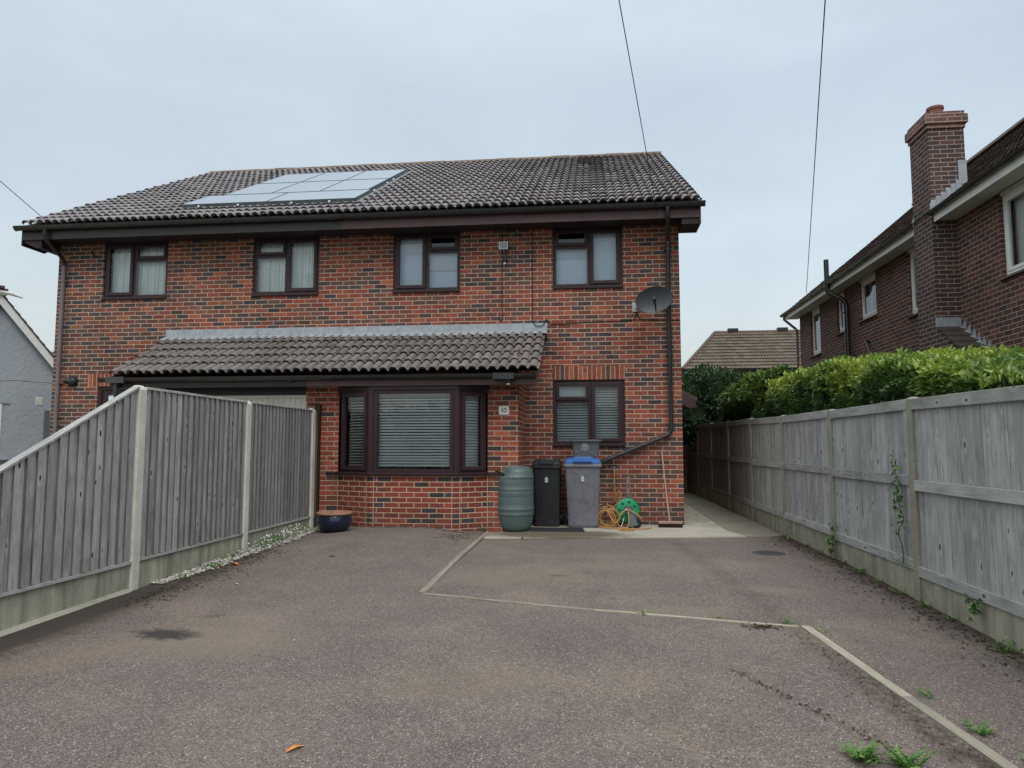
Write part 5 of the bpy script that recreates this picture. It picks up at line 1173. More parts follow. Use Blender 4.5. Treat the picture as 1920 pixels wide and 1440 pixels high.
# ------------------------------------------------------------------ foliage
def leaf(mb, p, d, up, L, W, id, m=0):
    s = d.cross(up)
    if s.length < 1e-4: s = d.orthogonal()
    s.normalize(); n = s.cross(d); fold = n * (W * .28); mid = p + d * (L * .5); tip = p + d * L - n * L * .12
    a = mid + s * W * .5 + fold; b = mid - s * W * .5 + fold; q = p + d * (L * .22)
    mb.face([p, q + s * W * .3 + fold * .6, a, mid], None, m, id); mb.face([p, mid, b, q - s * W * .3 + fold * .6], None, m, id)
    mb.face([mid, a, tip], None, m, id); mb.face([mid, tip, b], None, m, id)
def rv():
    while 1:
        v = Vector((random.uniform(-1, 1), random.uniform(-1, 1), random.uniform(-1, 1)))
        if .1 < v.length < 1: return v.normalized()
def hedge(name, label, cat, xa, xb, ya, yb, zf, count, mat, sizes, bright, zlo=.9, core=True, wob=.22, group=None, xlf=None):
    h = thing(name, label, cat, ((xa + xb) / 2, (ya + yb) / 2, 0), group)
    mb = MB()
    def face_x(y, z): return xa + wob * .55 * noise.noise(Vector((y * 1.3, z * 1.6, 3))) + .12 * noise.noise(Vector((y * 4, z * 4, 1)))
    def top(x, y): return zf(x, y) + wob * .5 * noise.noise(Vector((x * 1.5, y * 1.1, 7))) + .10 * noise.noise(Vector((x * 4, y * 4, 4)))
    random.seed(len(label))
    for i in range(count):
        y = random.uniform(ya, yb); r = random.random()
        if r < .46:   # front face sprays
            z = random.uniform(zlo, zf(xa, y)); e = max(0, z - (zf(xa, y) - .25)) * .5; x = face_x(y, z) + e + abs(random.gauss(0, .05)); nrm = Vector((-1, random.uniform(-.6, .4), random.uniform(.0, .9)))
            hk = (z - zlo) / (zf(xa, y) - zlo)
        elif r < .93:
            x = random.uniform(xa + .02, xb); z = top(x, y) - abs(random.gauss(0, .05)); nrm = Vector((random.uniform(-.7, .3), random.uniform(-.6, .3), 1)); hk = 1
        else:
            z = random.uniform(zlo, zf(xa, y)); x = random.uniform(xa, xb); y = ya + random.uniform(0, .1); nrm = Vector((0, -1, .5)); hk = .5
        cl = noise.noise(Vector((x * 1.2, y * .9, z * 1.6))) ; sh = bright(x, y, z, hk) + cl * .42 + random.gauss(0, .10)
        d = (nrm.normalized() + rv() * .75 + Vector((0, 0, .25))).normalized(); L = random.uniform(*sizes) * (1.0 + .2 * cl)
        leaf(mb, Vector((x, y, z)) - d * L * .3, d, rv() * .5 + Vector((0, 0, 1)) + nrm * .3, L, L * random.uniform(.42, .58), (max(0, min(1, sh)), random.random(), random.random()))
    mb.build('leaves', mat, h, merge=False)
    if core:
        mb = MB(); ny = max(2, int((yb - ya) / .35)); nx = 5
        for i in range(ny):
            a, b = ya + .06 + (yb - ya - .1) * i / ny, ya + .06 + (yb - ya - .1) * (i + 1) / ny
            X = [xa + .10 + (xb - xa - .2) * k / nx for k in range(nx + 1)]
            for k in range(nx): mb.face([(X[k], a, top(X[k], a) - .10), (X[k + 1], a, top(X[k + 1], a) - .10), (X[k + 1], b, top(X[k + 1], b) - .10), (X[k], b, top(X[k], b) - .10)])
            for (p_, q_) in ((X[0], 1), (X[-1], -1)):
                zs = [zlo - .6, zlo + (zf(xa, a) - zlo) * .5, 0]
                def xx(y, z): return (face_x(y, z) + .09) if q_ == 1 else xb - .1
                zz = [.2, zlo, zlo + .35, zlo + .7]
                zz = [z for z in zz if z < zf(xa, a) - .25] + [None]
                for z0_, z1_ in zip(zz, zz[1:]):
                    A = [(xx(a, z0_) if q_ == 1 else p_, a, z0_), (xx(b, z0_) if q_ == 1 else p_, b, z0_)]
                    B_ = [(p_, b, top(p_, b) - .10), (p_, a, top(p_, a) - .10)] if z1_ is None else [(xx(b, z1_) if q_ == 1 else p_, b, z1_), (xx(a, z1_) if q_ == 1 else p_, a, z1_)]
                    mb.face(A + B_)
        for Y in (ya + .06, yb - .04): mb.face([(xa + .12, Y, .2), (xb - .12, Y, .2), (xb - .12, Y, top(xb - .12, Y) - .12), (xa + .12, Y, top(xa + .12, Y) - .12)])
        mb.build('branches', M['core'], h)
    return h
def zhed(x, y): return 1.80 + .105 * (min(y, 10) - 5) + .03 * max(0, y - 10) + .09 * sst(3.0, 4.2, x) + .03 * math.sin(y * .9)
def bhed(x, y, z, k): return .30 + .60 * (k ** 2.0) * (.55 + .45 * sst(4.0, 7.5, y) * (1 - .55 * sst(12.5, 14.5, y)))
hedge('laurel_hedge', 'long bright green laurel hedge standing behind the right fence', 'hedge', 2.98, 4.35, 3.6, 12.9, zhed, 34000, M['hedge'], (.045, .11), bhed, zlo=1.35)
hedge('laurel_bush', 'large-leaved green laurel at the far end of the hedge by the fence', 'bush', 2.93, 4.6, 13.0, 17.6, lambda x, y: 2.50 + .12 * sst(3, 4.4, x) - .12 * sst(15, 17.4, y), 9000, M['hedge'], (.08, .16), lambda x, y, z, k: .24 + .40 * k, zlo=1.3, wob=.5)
def blob_bush(name, label, c, rad, count, mat, sizes, lobes=14, seed=3):
    h = thing(name, label, 'bush', (c[0], c[1], 0)); random.seed(seed); L_ = []
    for k in range(lobes):
        v = rv(); v.z = abs(v.z) * .9 + .05; L_.append((Vector(c) + Vector((v.x * rad[0], v.y * rad[1], v.z * rad[2])) * .62, random.uniform(.34, .5)))
    mb = MB(); core = MB()
    for k, (p, r) in enumerate(L_):
        R3 = Vector(rad) * r
        for i in range(count // lobes):
            v = rv(); q = p + Vector((v.x * R3.x, v.y * R3.y, v.z * R3.z)) * (1 - abs(random.gauss(0, .10)))
            if q.z < .3: continue
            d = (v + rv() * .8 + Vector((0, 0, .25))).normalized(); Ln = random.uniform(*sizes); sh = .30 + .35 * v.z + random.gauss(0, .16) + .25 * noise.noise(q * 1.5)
            leaf(mb, q, d, Vector((0, 0, 1)) + rv() * .5, Ln, Ln * .42, (max(0, min(1, sh)), random.random(), 0))
        core.lathe([(0, -R3.z * .6), (R3.x * .4, -R3.z * .45), (R3.x * .6, 0), (R3.x * .4, R3.z * .45), (0, R3.z * .6)], 10, Matrix.Translation(p))
    core.tube([(c[0], c[1], -.1), (c[0], c[1], c[2])], [.09, .06], 8)
    mb.build('leaves', mat, h, merge=False); core.build('branches', M['core'], h); return h
blob_bush('evergreen_bush', 'dark rounded evergreen bush behind the far end of the right fence', (3.35, 20.3, 1.75), (1.75, 1.5, 1.75), 26000, M['bush'], (.07, .14), 26)
blob_bush('evergreen_bush', 'small dark bush under the side canopy beyond the path', (2.0, 23.6, 1.3), (1.2, .8, 1.3), 4500, M['ivy'], (.07, .13), 10, 5)

blob_bush('unseen_hedge', 'tall unseen hedge added behind the viewer to darken window reflections', (-1, -26, 1.2), (24, 2.2, 3.4), 9000, M['bush'], (.25, .5), 40, 9)  # out of view; added so the ground-floor panes reflect something darker than sky
def tuft(label, x, y, z=None, n=14, L=.10, mat='weed', spread=1.0, cat='weed', grp='weeds in the drive', name='weed', daisy=False, seed=0):
    random.seed(int((x * 31 + y * 17 + seed) * 10)); z = g(x, y) if z is None else z; mb = MB()
    for i in range(n):
        a = random.uniform(0, 6.28); el = random.uniform(.25, 1.1); d = Vector((math.cos(a) * math.cos(el), math.sin(a) * math.cos(el), math.sin(el))); l = L * random.uniform(.5, 1.1)
        o = Vector((x + random.gauss(0, .02) * spread, y + random.gauss(0, .02) * spread, z)); id = (random.uniform(.3, 1), random.random(), 0)
        if l > .05:
            for k in range(4):
                q = o + d * l * (k + 1) / 5; sd = d.cross(Vector((0, 0, 1))) * random.choice((-1, 1)); leaf(mb, q, (d * .6 + sd).normalized(), Vector((0, 0, 1)), l * .35, l * .13, id)
        leaf(mb, o, d, Vector((0, 0, 1)), l, l * .16, id)
    return tag(mb.build(name, M[mat], merge=False), label, cat, grp)
tuft('leafy green weed in a crack near the lower right of the drive, left of two', 1.137, 3.396, None, 26, .115, seed=1)
tuft('leafy green weed near the lower right of the drive, right of two', 1.30, 3.36, None, 26, .115, seed=2)
tuft('green weed tuft on the timber edging where its two lower strips meet', 1.42, 5.66, None, 12, .06); tuft('green weed on the right side of the edging corner', 1.62, 5.45, None, 10, .055)
tuft('spreading green weed beside the lower right edging', 1.78, 4.22, None, 14, .065, seed=3); tuft('broad green weed patch by the lower right edging strip', 1.81, 3.75, None, 18, .075, seed=4); tuft('small weed beside the edging near the bottom right corner', 1.85, 3.45, None, 10, .055, seed=5)
tuft('tiny weed at the cross edging, left of three', -.02, 6.0, None, 7, .045); tuft('tiny weed at the cross edging, middle of three', .38, 5.86, None, 9, .055); tuft('tiny weed at the cross edging, right of three', .95, 5.76, None, 9, .05)
tuft('tiny weed in the middle of the right-hand tarmac', .15, 6.35, None, 8, .05, seed=8); tuft('sprig of weed at the corner of the edging strips', -1.46, 6.45, None, 7, .04, seed=9)
tuft('small weed growing against the base of the bay wall by the water butt', -1.62, 10.62, None, 10, .12, seed=10); tuft('weed growing at the front edge of the slab below the water butt', -.95, 9.96, None, 9, .06, seed=11)
fw = [(2.68, 4.55, .10), (2.66, 5.1, .14), (2.68, 5.9, .08), (2.69, 6.35, .09), (2.66, 6.8, .12), (2.69, 7.3, .09), (2.68, 7.75, .13), (2.69, 8.3, .10), (2.68, 9.1, .09), (2.69, 9.7, .08), (2.6, 10.3, .10), (2.66, 10.6, .12)]
for k, (x, y, L) in enumerate(fw):
    tuft('small green weed at the foot of the right fence', x, y, None, 12, L * .72, seed=20 + k, grp='weeds along the right fence')
# ivy climbing fence posts
def ivy(label, x, y, z0, z1, n, w, seed):
    random.seed(seed); v = thing('ivy', label, 'ivy', (x, y, z0), 'ivy on the right fence'); mb = MB(); pts = []; k = 8
    for i in range(k): pts.append(Vector((x - .02, y + random.gauss(0, .04), z0 + (z1 - z0) * i / (k - 1))))
    c = catmull(pts, 5); mb.tube(c, .004, 5); mb.build('stem', M['twig'], v); mb = MB()
    for i in range(n):
        p = c[int(min(.99, max(0, abs(random.gauss(.62, .24)))) * len(c))] + Vector((-random.uniform(0, .03), random.gauss(0, w), random.gauss(0, .04))); d = (Vector((-1, 0, 0)) * .5 + rv()).normalized(); L = random.uniform(.03, .055); leaf(mb, p, d, Vector((-1, 0, .3)), L, L * .8, (random.random(), random.random(), 0))
    mb.build('leaves', M['ivy'], v, merge=False)
ivy('ivy strand climbing beside the tall fence post at the right', XQ - .05, 6.78, .25, 1.15, 75, .04, 5)
ivy('small ivy tuft growing at the foot of the fence post behind', XQ - .06, 8.55, -.05, .35, 55, .05, 6)
ivy('clump of leaves growing through the bottom rail near the right edge', XQ - .05, 5.55, .08, .18, 26, .035, 7)
# pebbles and daisies along the left fence
random.seed(31); mb = MB()
ico = [Vector(v).normalized() for v in ((0, 0, 1), (.9, 0, .3), (.28, .85, .3), (-.72, .53, .3), (-.72, -.53, .3), (.28, -.85, .3), (.72, .53, -.3), (-.28, .85, -.3), (-.9, 0, -.3), (-.28, -.85, -.3), (.72, -.53, -.3), (0, 0, -1))]
icf = [(0, 1, 2), (0, 2, 3), (0, 3, 4), (0, 4, 5), (0, 5, 1), (1, 6, 2), (2, 6, 7), (2, 7, 3), (3, 7, 8), (3, 8, 4), (4, 8, 9), (4, 9, 5), (5, 9, 10), (5, 10, 1), (1, 10, 6), (11, 7, 6), (11, 8, 7), (11, 9, 8), (11, 10, 9), (11, 6, 10)]
def peb(mb, x, y, z, s, id):
    M_ = Matrix.Translation((x, y, z)) @ Matrix.Rotation(random.uniform(0, 6), 4, 'Z') @ Matrix.Diagonal((s, s * random.uniform(.6, .9), s * random.uniform(.35, .6), 1))
    pp = [M_ @ (v * random.uniform(.88, 1.1)) for v in ico]
    for f in icf: mb.face([pp[i] for i in f], None, 0, id)
for i in range(1500):
    y = random.uniform(6.5, 10.35); w = .12 + .16 * sst(6.5, 7.6, y) * (1 + .25 * math.sin(y * 3)); x = -4.16 + random.random() * w + abs(random.gauss(0, .015)); peb(mb, x, y, g(x, y) + .006 + random.uniform(0, .012), random.uniform(.009, .024), rid())
tag(mb.build('pebbles', M['pebble'], smooth=60, merge=False), kind='stuff')
dz = thing('daisy_clump', 'clump of small white daisies among the pebbles by the left fence', 'flowers', (-3.98, 8.75, .06)); random.seed(8)
mb = MB(); mp = MB()
for i in range(420):
    y = random.gauss(8.85, .42); x = -4.08 + abs(random.gauss(0, .10)); z = g(x, y); h_ = random.uniform(.02, .13) * max(.25, 1 - abs(y - 8.9)); d = (rv() * .6 + Vector((0, 0, 1))).normalized(); leaf(mb, Vector((x, y, z + h_ * random.random())), d, Vector((1, 0, 0)), random.uniform(.03, .06), .009, (random.random(), random.random(), 0))
    if i < 60:
        x = -4.0 + random.gauss(0, .07); y = random.gauss(8.95, .45); p = Vector((x, y, g(x, y) + random.uniform(.05, .15))); nn = (Vector((.3, -1, .8)) + rv() * .4).normalized(); s_ = nn.orthogonal().normalized(); t_ = nn.cross(s_); r = random.uniform(.006, .010); mp.face([p + (s_ * math.cos(a) + t_ * math.sin(a)) * r for a in [k * math.pi / 4 for k in range(8)]])
mb.build('leaves', M['weed'], dz, merge=False); mp.build('petals', M['petal'], dz, merge=False)
for k, (x, y) in enumerate([(-4.02, 6.75), (-4.0, 7.3), (-4.05, 7.8), (-4.03, 9.95), (-4.0, 10.2)]): tuft('low green weed among the pebbles at the foot of the left fence', x, y, None, 18, .08, seed=60 + k, grp='weeds among the pebbles', spread=2.0)
# leaf litter scattered on the tarmac
random.seed(77); mb = MB()
def crumb(x, y, s):
    z = g(x, y) + .004; a = random.uniform(0, 3.14); c, d = math.cos(a) * s, math.sin(a) * s; e = random.uniform(.2, .6)
    mb.face([(x - c, y - d, z), (x + d * e, y - c * e, z + s * .3), (x + c, y + d, z + .002), (x - d * e, y + c * e, z + s * .35)], None, 0, rid())
for i in range(1300):
    y = random.uniform(3.0, 10.4); x = 2.70 - abs(random.gauss(0, .16)) * (1 if y < 9 else 1.3); crumb(x, y, random.uniform(.006, .022))
for i in range(500):
    y = random.uniform(5.6, 8.4); x = -3.95 + abs(random.gauss(0, .22)); crumb(x, y, random.uniform(.006, .022))
for i in range(260):
    y = random.uniform(2.6, 5.4); x = 1.50 + (5.57 - y) * .085 - abs(random.gauss(0, .09)); crumb(x, y, random.uniform(.004, .014))
for i in range(220): x = random.uniform(-3.2, -1.5); crumb(x, 10.33 - abs(random.gauss(0, .07)), random.uniform(.005, .02))
for i in range(160): crumb(random.gauss(-1.85, .13), random.gauss(9.75, .22), random.uniform(.006, .022))
for i in range(120): crumb(random.gauss(1.22, .06), random.gauss(5.55, .04), random.uniform(.006, .02))
for i in range(160): t_ = random.random(); crumb(.80 + .55 * t_ + random.gauss(0, .02), 4.6 - 1.15 * t_ + random.gauss(0, .02), random.uniform(.004, .014))
for i in range(90): crumb(random.uniform(-3.6, 1.2), random.uniform(3, 9.5), random.uniform(.004, .010))
for i in range(300): x = random.uniform(-1.4, 2.2); crumb(x, slab_front(x) + .03 - abs(random.gauss(0, .02)), random.uniform(.004, .014))
tag(mb.build('leaf_litter', M['litter'], merge=False), kind='stuff')
def dead_leaf(label, x, y, L, W, rot, mat='leaf_orange', grp=None):
    mb = MB(); d = Vector((math.cos(rot), math.sin(rot), .05)).normalized(); leaf(mb, Vector((x, y, g(x, y) + .006)), d, Vector((0, 0, 1)), L, W, rid()); return tag(mb.build('dead_leaf', M[mat]), label, 'leaf', grp)
dead_leaf('long orange dead leaf lying on the tarmac at the bottom centre', -1.37, 3.19, .12, .03, 1.05); dead_leaf('orange leaf lying beside the pebbles by the left fence', -3.86, 7.45, .10, .07, .2)
dead_leaf('pale scrap lying on the drive near the left fence', -3.35, 6.55, .05, .03, .4, 'leaf_pale'); dead_leaf('tiny white scrap in the middle of the left drive', -2.05, 4.85, .03, .015, .6, 'leaf_pale'); dead_leaf('dark curled leaf on the left drive below the bay', -2.95, 7.9, .09, .03, .2, 'litter')
# manhole cover
mb = MB(); mb.lathe([(0, .006), (.185, .006), (.19, .002), (.19, -.02)], 40); 
for v in mb.v: v.x += 2.07; v.y += 9.0; v.z += g(2.07, 9.0)
for i in range(-5, 6):
    for j in range(-5, 6):
        if i * i + j * j < 25 and (i + j) % 2 == 0: x, y = 2.07 + i * .03, 9 + j * .03; mb.box(x - .009, x + .009, y - .009, y + .009, g(2.07, 9) + .006, g(2.07, 9) + .009)
tag(mb.build('manhole_cover', M['iron']), 'small round dark iron cover set in the tarmac near the right fence', 'manhole cover')

# ------------------------------------------------------------------ bins and garden things
SZ = .018
def rr2(w, d, r, z, cx=0, cy=0, k=4): return [(cx + p[0], cy + p[1], z) for p in rrect(-w / 2, w / 2, -d / 2, d / 2, r, k)]
def wheelie(label, x, y, wt, wb, H, body, rim, lidm, rz=0, dpt=.62):
    b = thing('wheelie_bin', label, 'bin', (x, y, SZ), 'wheelie bins against the brick front'); T = Matrix.Translation((x, y, SZ)) @ Matrix.Rotation(rz, 4, 'Z')
    mb = MB(); db = dpt * .74; sh = .05
    sec = [rr2(wb * .90, db * .9, .05, 0.0, 0, sh), rr2(wb, db, .045, .03, 0, sh), rr2(wb * 1.01, db * 1.01, .045, .05, 0, sh)]
    for k in range(1, 7): f = k / 6; sec.append(rr2(wb + (wt * .93 - wb) * f, db + (dpt * .9 - db) * f, .04, .05 + (H * .865 - .05) * f, 0, sh * (1 - f)))
    mb.loft(sec, M=T)
    bo = mb.build('body', body, b, smooth=40)
    mb = MB()   # recessed side ribs on the front face
    for sx in (-1, 1):
        for zz in ((.10, .30), (.36, .62)):
            f0, f1 = zz[0] / .9, zz[1] / .9; w0, w1 = [(wb + (wt * .93 - wb) * f) * .5 for f in (f0, f1)]; y0, y1 = [-(db + (dpt * .9 - db) * f) / 2 + sh * (1 - f) for f in (f0, f1)]
            p = [(sx * (w0 - .075), y0 - .004, zz[0]), (sx * (w0 - .05), y0 - .004, zz[0]), (sx * (w1 - .05), y1 - .004, zz[1]), (sx * (w1 - .075), y1 - .004, zz[1])]
            mb.loft([p, [(q[0], q[1] + .03, q[2]) for q in p]], M=T)
    mb.build('moulded_rib', body, b)
    mb = MB(); mb.loft([rr2(wt * .95, dpt * .92, .04, H * .86), rr2(wt, dpt, .04, H * .87), rr2(wt, dpt, .04, H * .905), rr2(wt * .94, dpt * .95, .04, H * .91)], M=T); mb.build('rim', rim, b, smooth=40)
    mb = MB(); mb.loft([rr2(wt * .96, dpt * .97, .04, H * .907, 0, -.005), rr2(wt * .95, dpt * .97, .04, H * .93, 0, -.005), rr2(wt * .90, dpt * .90, .05, H * .968, 0, .01), rr2(wt * .78, dpt * .7, .06, H * .992, 0, .02)], M=T)
    mb.loft([rr2(wt * .5, .05, .02, H * .93, 0, -dpt / 2 - .005), rr2(wt * .5, .05, .02, H * .95, 0, -dpt / 2 - .005)], M=T)
    mb.loft([rr2(wt * .55, .10, .03, H * .985, 0, -dpt * .2), rr2(wt * .5, .08, .03, H * 1.005, 0, -dpt * .2)], M=T)
    mb.build('lid', lidm, b, smooth=40)
    mb = MB(); mb.tube([T @ Vector((-wt * .42, dpt / 2 + .04, H * .93)), T @ Vector((wt * .42, dpt / 2 + .04, H * .93))], .016, 8); mb.build('handle', rim, b)
    for sx in (-1, 1):
        mb = MB(); c = T @ Vector((sx * (wb / 2 + .022), db / 2 + .03, .10)); dx = (T.to_3x3() @ Vector((.024, 0, 0))); mb.tube([c - dx, c + dx], .10, 20); mb.build('wheel', M['black'], b, smooth=40)
    # white house-shaped sticker on the front
    zc = H * .70; yf = -(db + (dpt * .9 - db) * .8) / 2 + sh * .2 - .012
    mb = MB(); P = [(-.024, zc - .045), (.024, zc - .045), (.024, zc - .028), (-.024, zc - .028)]; mb.face([T @ Vector((a, yf + .0, c)) for a, c in P])
    mb.face([T @ Vector((a, yf - .003, c)) for a, c in [(-.024, zc - .024), (.024, zc - .024), (.024, zc + .018), (0, zc + .04), (-.024, zc + .018)]])
    mb.build('sticker', M['sticker'], b)
    mb = MB()
    for k in range(3): mb.face([T @ Vector((a, yf - .0045, c)) for a, c in [(-.017, zc - .014 + k * .012), (.017, zc - .014 + k * .012), (.017, zc - .010 + k * .012), (-.017, zc - .010 + k * .012)]])
    mb.build('sticker_lines', M['bin_grey'], b)
    return b
wheelie('black wheelie bin with black lid between the water butt and the grey bin', -.72, 11.52, .46, .39, 1.055, M['bin_black'], M['bin_black'], M['bin_black'], 0, .54)
wheelie('grey wheelie bin with blue lid carrying a recycling box', -.158, 11.46, .585, .46, 1.085, M['bin_grey'], M['bin_rim'], M['bin_blue'], 0, .60)
# recycling box on the blue lid
rb = thing('recycling_box', 'dark grey speckled open recycling box standing on the blue bin lid', 'box', (-.105, 11.44, 1.11)); z0 = 1.112
mb = MB(); bx_, by_ = -.105, 11.46
mb.loft([rr2(.37, .30, .03, z0, bx_, by_), rr2(.445, .36, .035, z0 + .245, bx_, by_), rr2(.43, .345, .03, z0 + .245, bx_, by_), rr2(.36, .29, .03, z0 + .01, bx_, by_)], caps=True); mb.build('tub', M['box'], rb, smooth=40)
mb = MB()
o_, i_ = rr2(.50, .41, .04, 0, bx_, by_), rr2(.435, .35, .035, 0, bx_, by_)
for k in range(len(o_)):
    k2 = (k + 1) % len(o_); a, b, c, d = Vector(o_[k]), Vector(o_[k2]), Vector(i_[k2]), Vector(i_[k]); Z = Vector((0, 0, z0 + .262)); Zl = Vector((0, 0, z0 + .235)); mb.face([a + Z, b + Z, c + Z, d + Z]); mb.face([a + Zl, b + Zl, b + Z, a + Z]); mb.face([d + Z, c + Z, c + Zl, d + Zl])
mb.build('rim', M['bin_grey'] if 0 else plain('box_rim_grey', (.11, .125, .13), .5, .1, .4, 6), rb, smooth=30)
mb = MB(); yy = lambda z: by_ - (.30 + .06 * (z - z0) / .245) / 2 - .003
for (x0_, x1_, zc, h_) in ((-.05, .025, .185, .009), (-.075, .05, .16, .005), (-.055, .03, .148, .005), (-.08, .055, .128, .004)):
    z = z0 + zc; mb.face([(bx_ + x0_, yy(z), z), (bx_ + x1_, yy(z), z), (bx_ + x1_, yy(z + h_), z + h_), (bx_ + x0_, yy(z + h_), z + h_)])
for (cx, rx, rz_) in ((-.06, .012, .010), (-.012, .024, .012), (.03, .006, .006)):
    for k in range(16):
        a, b = k * math.pi / 8, (k + 1) * math.pi / 8; z = z0 + .105
        mb.face([(bx_ + cx + rx * s_ * math.cos(t_), yy(z), z + rz_ * s_ * math.sin(t_)) for s_, t_ in ((1, a), (1, b), (.72, b), (.72, a))])
mb.build('printed_marks', M['sticker'], rb)
# water butt
wb_ = thing('water_butt', 'green plastic water butt with dented shoulder beside the black bin', 'water butt', (-1.16, 10.83, SZ))
cx, cy = -1.168, 10.86
def dent(p):
    a = math.atan2(p.y, p.x); z = p.z; c = R_(-125)
    r = math.hypot(p.x, p.y); w = math.exp(-((a - c) / .38) ** 2) * sst(.74, .86, z) * (1 - .6 * sst(.9, .95, z)) * (1 if r > .16 else 0)
    k = 1 - .17 * w + .10 * math.exp(-((a - R_(-165)) / .3) ** 2) * sst(.7, .95, z); zz = z + .02 * math.exp(-((a - R_(-150)) / .5) ** 2) * sst(.88, .95, z)
    return Vector((p.x * k, p.y * k, zz))
prof = [(0, 0), (.20, 0), (.235, .03), (.262, .12), (.277, .22), (.280, .232), (.284, .238), (.285, .262), (.280, .270), (.287, .30), (.288, .31), (.291, .315), (.291, .335), (.285, .345), (.283, .50), (.281, .512), (.284, .52), (.284, .575), (.281, .585), (.281, .60), (.286, .61), (.286, .62), (.280, .63), (.279, .76), (.277, .77), (.285, .78), (.286, .80), (.278, .81), (.270, .86), (.255, .905), (.225, .935), (.19, .945), (.185, .955), (.175, .94), (.17, .7), (0, .69)]
pr2 = []
for (a, b) in zip(prof, prof[1:]):
    n = max(1, int(math.dist(a, b) / .04)); pr2 += [(a[0] + (b[0] - a[0]) * k / n, a[1] + (b[1] - a[1]) * k / n) for k in range(n)]
pr2.append(prof[-1])
mb = MB(); mb.lathe(pr2, 64, Matrix.Translation((cx, cy, SZ)), fn=dent); mb.build('barrel', M['butt'], wb_, smooth=50)
mb = MB(); mb.tube(catmull([(cx - .12, cy - .17, SZ + .79), (cx - .15, cy - .20, SZ + .84), (cx - .20, cy - .20, SZ + .865), (cx - .27, cy - .16, SZ + .875)], 5), .017, 10); mb.build('overflow_pipe', M['black'], wb_, smooth=60)
# mat
mb = MB(); mb.prism([(-.93, 10.74), (-.13, 10.74), (-.16, 11.12), (-.95, 11.12)], 'z', SZ, SZ + .02); 
for k in range(9): mb.box(-.92, -.16, 10.77 + k * .038, 10.785 + k * .038, SZ + .0201, SZ + .024)
tag(mb.build('rubber_mat', M['rubber']), 'flat dark rubber mat lying on the slab in front of the bins', 'mat')
# hose reel
hr = thing('hose_reel', 'green hose reel trolley with grey handle standing against the wall', 'hose reel', (.56, 11.45, SZ)); rc = Vector((.525, 11.42, .285)); 
def disc(mb, c, r, th, n=36, tilt=R_(-8)):
    Mx = Matrix.Translation(c) @ Matrix.Rotation(R_(8), 4, 'Z') @ Matrix.Rotation(R_(90), 4, 'X'); mb.lathe([(0, th / 2), (r * .96, th / 2), (r, th * .3), (r, -th * .3), (r * .96, -th / 2), (0, -th / 2)], n, Mx); return Mx
mb = MB(); Mx = disc(mb, rc, .178, .022); mb.build('front_disc', M['reel_green'], hr, smooth=40)
mb = MB()
for k in range(7):
    a = 2 * math.pi * k / 7 + .45; c = Mx @ Vector((.125 * math.cos(a), .125 * math.sin(a), .0125))
    mb.lathe([(0, 0), (.028, .0), (.030, -.004)], 14, Matrix.Translation(c) @ Matrix.Rotation(R_(8), 4, 'Z') @ Matrix.Rotation(R_(90), 4, 'X') @ Matrix.Diagonal((1, .78, 1, 1)))
mb.build('disc_recess', M['reel_dark'], hr)
mb = MB(); disc(mb, rc + Vector((.02, .17, .01)), .175, .02); mb.build('rear_disc', M['reel_dark'], hr, smooth=40)
mb = MB(); mb.tube([rc + Vector((0, 0, 0)), rc + Vector((.02, .17, 0))], .09, 20); mb.build('drum', M['reel_grey'], hr)
mb = MB(); mb.tube([rc + Vector((0, -.012, .0)), rc + Vector((0, -.03, 0))], .07, 20); mb.tube([rc + Vector((0, -.02, 0)), rc + Vector((.09, -.03, -.11))], [.05, .055], 12); mb.loft([rr2(.16, .12, .03, .06, .60, 11.36), rr2(.12, .10, .03, .22, .585, 11.38)]); mb.build('hub', M['reel_grey'], hr, smooth=40)
mb = MB(); mb.box(rc.x - .04, rc.x + .04, rc.y - .045, rc.y - .03, rc.z - .01, rc.z + .02); mb.build('connector', plain('connector_cream', (.55, .48, .33), .5, .1), hr, bevel=.004)
mb = MB(); mb.tube(catmull([(.53, 11.53, .30), (.53, 11.53, .5), (.53, 11.53, .74), (.545, 11.52, .785), (.565, 11.52, .775), (.57, 11.53, .70), (.565, 11.55, .32)], 6), .010, 8); mb.build('handle', M['alu'], hr, smooth=60)
mb = MB(); mb.tube([(.47, 11.36, .17), (.42, 11.30, .03)], .007, 6); mb.tube([(.62, 11.58, .58), (.59, 11.60, .45)], .004, 6); mb.build('stay_rod', M['alu'], hr)
for q in ((.665, 11.36), (.40, 11.56)):
    mb = MB(); c = Vector((q[0], q[1], .018 + .068)); mb.tube([c + Vector((0, -.02, 0)), c + Vector((0, .02, 0))], .068, 24); wh = mb.build('wheel', M['black'], hr, smooth=40)
    mb = MB(); mb.tube([c + Vector((0, -.024, 0)), c + Vector((0, -.0205, 0))], .02, 12); mb.build('wheel_hub', M['reel_green'], wh)
